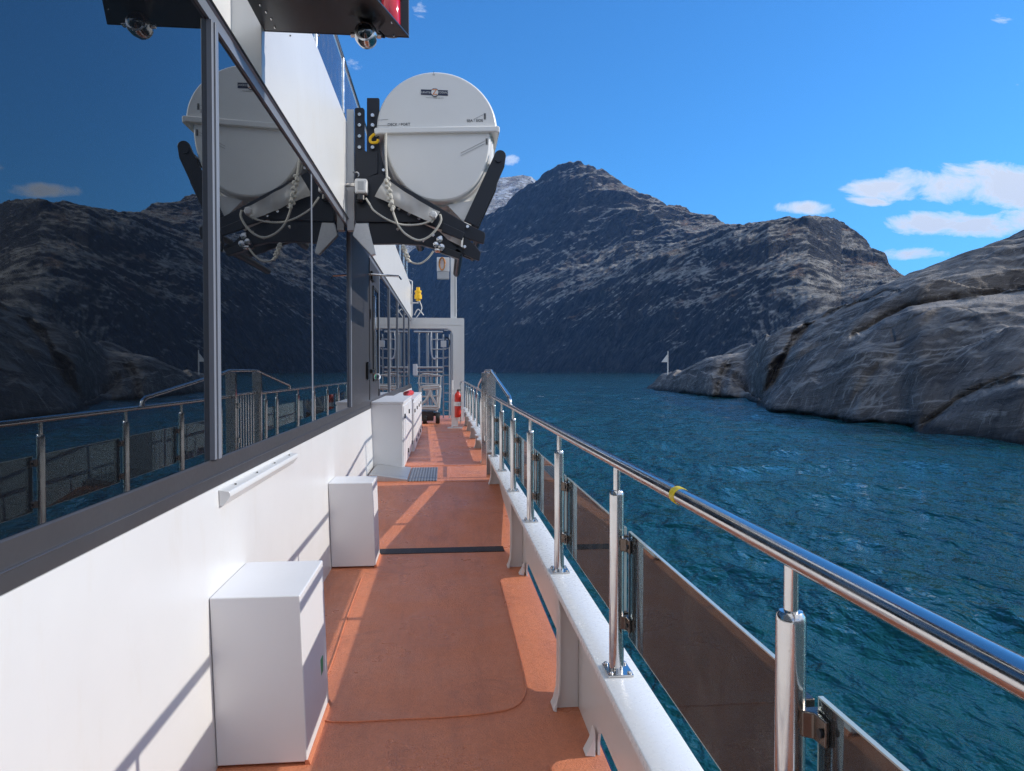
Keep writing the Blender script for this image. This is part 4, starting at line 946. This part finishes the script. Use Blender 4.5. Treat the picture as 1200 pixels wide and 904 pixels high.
# cross members between the two cradle frames
for (x_,y_,r_) in ((560,745,.035),(300,690,.05),(640,440,.03),(130,560,.05),(480,820,.04)):
    X_,Z_ = C(x_,y_); mb = MB(); mb.cyl((X_,YC0-.0,Z_),(X_,YC0+1.5,Z_),r_,14); mb.build('cross_tube', M['navy_black'], cr)
for (bx_,by_) in ((237,652),(278,671),(318,690),(513,722),(502,803),(405,765),(232,732),(335,777),(173,490),(375,757)):
    X_,Z_ = C(bx_,by_); mb = MB(); mb.lathe([(.0,-.016),(.014,-.016),(.018,-.009),(.018,0)], (X_,YC0-.031-(.04 if by_>600 else 0)+(.0),Z_), 'y', 10); mb.build('bolt', M['steel'], cr)
# chocks that support the drum
mb = MB(); mb.prism([C(430,618),C(545,600),C(500,690)], 'y', YC0+.08, YC0+1.9); mb.build('drum_chock', M['canister'], cr)
# grey pillar and diagonal foot on the deckhouse carrying the cradle
mb = MB(); q0 = atX(410,127,XU+.0); 
X0,Z0 = C(34,232); X1,Z1 = C(55,740)
mb.box(-.93,-.86,YC0+.03,YC0+.12,2.9,Z0); mb.build('cradle_pillar', M['white'], cr, .005)
plate('cradle_foot', [(58,702),(108,702),(138,826),(122,832),(45,750)], YC0-.02, YC0+.06, 'white_flange')
# white junction box (plain)
X0,Z0 = C(62,595); X1,Z1 = C(112,537)
mb = MB(); mb.box(X0,X1,YC0-.16,YC0-.04,Z0,Z1); jb2 = mb.build('hydrostatic_release', M['white'], None, .02, 3); tag(rebase(jb2,((X0+X1)/2,YC0-.1,Z0)), 'small white square release unit fixed beside the black cradle', 'box')
mb = MB(); mb.box(X0+.03,X1-.03,YC0-.163,YC0-.1605,Z0+.03,Z1-.03); mb.build('face_plate', M['greybox'], jb2)
mb = MB(); mb.tube([(X0,YC0-.1,Z0+.09),(-.92,YC0-.08,Z0+.09)], .02,8); mb.build('mount_pin', M['steel'], jb2)
mb = MB(); mb.lathe([(.0,0),(.045,0),(.05,-.05),(.03,-.07),(0,-.07)], ((X0+X1)/2-.01,YC0-.1,Z0-.005), 'z', 14); mb.build('lower_cap', M['black'], jb2)
# grey fabric cover sheet hanging under the drum
def Cb(x,y,Y): q = atY(400+x/S0,60+y/S0,Y); return Vector(q)
quad = [(180,515),(135,590),(370,702),(402,655)]
nU, nV = 26, 9; vs = []; Yq = YC0-.12
for j in range(nV+1):
    for i in range(nU+1):
        u, v = i/nU, j/nV
        ax = quad[0][0]+(quad[3][0]-quad[0][0])*u; ay = quad[0][1]+(quad[3][1]-quad[0][1])*u+ (10*math.sin(u*math.pi)); bx_ = quad[1][0]+(quad[2][0]-quad[1][0])*u; by_ = quad[1][1]+(quad[2][1]-quad[1][1])*u
        x_ = ax+(bx_-ax)*v; y_ = ay+(by_-ay)*v
        q = Cb(x_,y_,Yq); q.y = Yq+.012*math.sin(u*9+v*2)+.005*math.sin(u*23-v*5)+.015*abs(u-.8)*math.sin(v*7)
        vs.append(q)
n0 = len(vs); vs += [v+Vector((0,.006,0)) for v in vs]
W_ = nU+1; fs = [(j*W_+i,j*W_+i+1,(j+1)*W_+i+1,(j+1)*W_+i) for j in range(nV) for i in range(nU)]
fs += [tuple(n0+k for k in f[::-1]) for f in fs]
ring = [i for i in range(W_)]+[j*W_+nU for j in range(1,nV+1)]+[nV*W_+i for i in range(nU-1,-1,-1)]+[j*W_ for j in range(nV-1,0,-1)]
fs += [(ring[i],ring[(i+1)%len(ring)],ring[(i+1)%len(ring)]+n0,ring[i]+n0) for i in range(len(ring))]
mb = MB(); mb.add(vs, fs, True); bg_ = mb.build('fabric_cover', M['bag'], None, 0, 2, True); tag(rebase(bg_, vs[0]), 'pale grey fabric sheet draped on the black beam under the canister', 'cover')
# ropes
def rope(name, label, pts, r=.0105, mat='rope'):
    P = smooth_path([Cb(x,y,Y) for x,y,Y in pts], 8); mb = MB()
    # three-strand look: radius ripple
    dens = []; 
    for i in range(len(P)-1):
        for k in range(3): dens.append(P[i].lerp(P[i+1],k/3))
    dens.append(P[-1]); mb.tube(dens, [r*(1+.10*math.sin(i*1.9)) for i in range(len(dens))], 8); o = mb.build(name, M[mat]); tag(rebase(o, dens[-1]), label, 'rope'); return o
YR = YC0-.20
rope('rope', 'white rope hanging down the front of the canister and looping below the grey sheet', [(182,335,YR+.1),(180,400,YR+.08),(184,480,YR+.05),(190,560,YR),(205,625,YR),(212,660,YR),(235,715,YR),(270,752,YR),(315,771,YR),(355,758,YR),(388,725,YR),(406,690,YR),(402,665,YR)])
rope('rope', 'white rope sagging from the release unit to the grey sheet', [(100,600,YR+.03),(118,628,YR+.02),(135,652,YR),(190,688,YR),(250,708,YR),(320,706,YR),(365,692,YR),(385,680,YR)], .009)
rope('rope', 'short white rope loop hanging below the black cradle', [(255,795,YR),(262,830,YR),(285,860,YR),(320,866,YR),(352,845,YR),(375,815,YR)], .009)
# knots / chafed splice on the first rope
mb = MB()
for i in range(16):
    t = i/15; x_ = 184+24*t; y_ = 520+125*t; a_ = i*2.2; q = Cb(x_+6*math.cos(a_), y_, YR-.015*math.sin(a_)); mb.lathe([(0,-.022),(.014,-.016),(.02,0),(.014,.016),(0,.022)], q, 'z' if i%2 else 'x', 10)
kn = mb.build('rope_knot', M['rope']); tag(rebase(kn, Cb(195,580,YR)), 'knotted splice in the rope in front of the grey sheet', 'knot')
mb = MB()
for i in range(12):
    t = i/11; q = Cb(252+20*t+5*math.sin(i*2.5), 795+60*t, YR-.01); mb.lathe([(0,-.02),(.013,-.012),(.016,0),(.013,.012),(0,.02)], q, 'z' if i%2 else 'x', 8)
kn = mb.build('rope_knot', M['rope']); tag(rebase(kn, Cb(262,825,YR)), 'knot in the short rope loop below the cradle', 'knot')
mb = MB(); q = Cb(374,668,YR-.02); mb.lathe([(0,-.035),(.03,-.03),(.04,-.01),(.04,.012),(.028,.035),(0,.035)], q, 'y', 7); sh = mb.build('white_clip', M['white']); tag(rebase(sh,q), 'white plastic clip on the corner of the grey sheet', 'clip')
mb = MB(); mb.tube(smooth_path([Cb(135,338,YR+.15),Cb(118,355,YR+.15),Cb(122,372,YR+.15),Cb(145,372,YR+.15),Cb(150,360,YR+.15)],5), .014, 8); ys2 = mb.build('yellow_strap', M['yellow']); tag(rebase(ys2,Cb(150,360,YR+.15)), 'short yellow strap at the left rim of the canister', 'strap')
mb = MB(); 
for (x_,y_,rx) in ((400,770,.03),(385,790,.026),(408,800,.03),(392,812,.022)): mb.lathe([(0,-.03),(rx,-.025),(rx*1.1,.0),(rx,.025),(0,.03)], Cb(x_,y_,YR+.05), 'y' if rx>.025 else 'x', 9)
mb.build('shackle', M['steel'], cr)
mb = MB(); mb.tube(smooth_path([Cb(48,495,YC0-.05),Cb(66,495,YC0-.08),Cb(72,505,YC0-.08),Cb(68,515,YC0-.08)],4),.008,6); mb.build('hook', M['steel'], cr)
# ------------------------------------------------------------------ black lamp screen with camera
ZS = 3.31
ls = thing('navigation_light_screen', 'black sheet metal screen box jutting from the wall overhead', 'light screen', (-.6,3.5,ZS))
cR = atZ(479,43.5,ZS); cN = atZ(441.7,0,ZS); print('SCREEN', cR, cN)
dirn = (cN-cR); far_y = cR.y
e2 = cR+dirn*2.4
mb = MB(); mb.prism([(-.929,far_y),(cR.x,far_y),(e2.x,e2.y),(-.929,e2.y-.5)], 'z', ZS, ZS+.012); mb.build('bottom_plate', M['black'], ls, .002)
mb = MB(); mb.box(-.929,cR.x+.001,far_y+.0005,far_y+.012,ZS-.001,ZS+.75); mb.build('back_plate', M['navy_black'], ls, .002)
# red lamp on the bottom plate
lx, ly = atZ(458,8,ZS+.1).x, atZ(458,8,ZS+.1).y
q = atZ(457,6,ZS+.13)
sl_ = thing('port_sidelight', 'red navigation lamp sitting inside the black overhead screen', 'lamp', (q.x,q.y,ZS+.012))
mb = MB(); mb.lathe([(.045,.02),(.05,.03),(.05,.17),(.045,.18)], (q.x+.0,q.y+.06,ZS+.012), 'z', 24); mb.build('lens', M['redlens'], sl_)
mb = MB(); mb.lathe([(0,.181),(.055,.181),(.055,.22),(0,.23)], (q.x,q.y+.06,ZS+.012), 'z', 24); mb.lathe([(0,.0),(.055,.0),(.055,.019),(0,.019)], (q.x,q.y+.06,ZS+.012), 'z', 24); mb.build('lamp_cap', M['greybox'], sl_)
for (px,py) in ((340,41.5),(374,41.2),(459,26),(461.5,41.5),(322,32),(318,22),(305,6),(312,14)):
    mb = MB(); q = atZ(px,py,ZS); mb.lathe([(0,-.006),(.004,-.006),(.006,0)], (q.x,q.y,ZS-.0005), 'z', 8); mb.build('rivet', M['steel'], ls)
q = atY(429,43,far_y-.12)
cm = thing('surveillance_camera', 'steel domed surveillance camera under the edge of the black overhead screen', 'camera', (q.x,q.y,ZS-.002))
mb = MB(); mb.box(q.x-.025,q.x+.025,q.y-.015,q.y+.06,ZS-.045,ZS-.002); mb.build('bracket', M['steel'], cm, .004)
cz = q.z+.005
mb = MB(); mb.lathe([(0,.07),(.035,.068),(.052,.04),(.059,.0),(.057,-.03),(.048,-.045),(.037,-.048)], (q.x,q.y,cz), 'y', 28); mb.build('housing', M['steel'], cm)
mb = MB(); mb.lathe([(.0375,-.0485),(.0375,-.051),(.031,-.062),(.017,-.070),(0,-.072)], (q.x,q.y,cz), 'y', 24); mb.build('lens', M['window'], cm)
mb = MB(); mb.cyl((q.x-.076,q.y,cz),(q.x-.054,q.y,cz),.013,12); mb.build('pivot', M['steel'], cm)
mb = MB(); mb.cyl((q.x+.076,q.y,cz),(q.x+.054,q.y,cz),.013,12); mb.build('pivot', M['steel'], cm)
mb = MB(); mb.tube(smooth_path([(q.x+.03,q.y+.04,cz+.03),(q.x+.09,q.y+.03,cz+.01),(q.x+.06,q.y+.05,ZS-.01)],6), .006, 6); mb.build('cable', M['black'], cm)
# ------------------------------------------------------------------ navigation marker on the islet tip
dist = 168
b_ = atY(782.5,437.5,dist); t_ = atY(782.5,409.5,dist)
nm = thing('navigation_marker', 'slim white lattice marker with a small white triangle on the islet tip', 'marker', (b_.x,dist,b_.z))
H_ = t_.z-b_.z; mb = MB()
for a_ in range(3):
    an = a_*2.09; mb.cyl((b_.x+.13*math.cos(an),dist+.13*math.sin(an),b_.z-.8),(b_.x+.09*math.cos(an),dist+.09*math.sin(an),b_.z+H_*.82),.04,6)
for k in range(10):
    z_ = b_.z+H_*.08*k+.2; mb.box(b_.x-.12,b_.x+.12,dist-.1,dist+.1,z_,z_+.07)
mb.build('mast', M['white'], nm)
mb = MB(); mb.prism([(b_.x-.15,b_.z+H_*.46),(b_.x-1.6,b_.z+H_*.46),(b_.x-.15,b_.z+H_*.78)], 'y', dist-.06, dist+.06); mb.build('daymark', M['white'], nm)
mb = MB(); mb.lathe([(0,0),(.14,0),(.14,.45),(.08,.6),(0,.62)], (b_.x,dist,b_.z+H_*.82), 'z', 12); mb.build('lantern', M['greybox'], nm)
# ------------------------------------------------------------------ render settings
scene.render.engine = 'CYCLES'
scene.view_settings.view_transform = 'Standard'; scene.view_settings.look = 'None'; scene.view_settings.gamma = 1; scene.view_settings.exposure = EXPO
scene.cycles.max_bounces = 10; scene.cycles.transparent_max_bounces = 24; scene.cycles.glossy_bounces = 6
scene.cycles.use_denoising = True; scene.cycles.denoiser = 'OPENIMAGEDENOISE'; scene.cycles.denoising_prefilter = 'NONE'; scene.cycles.denoising_input_passes = 'RGB_ALBEDO_NORMAL'
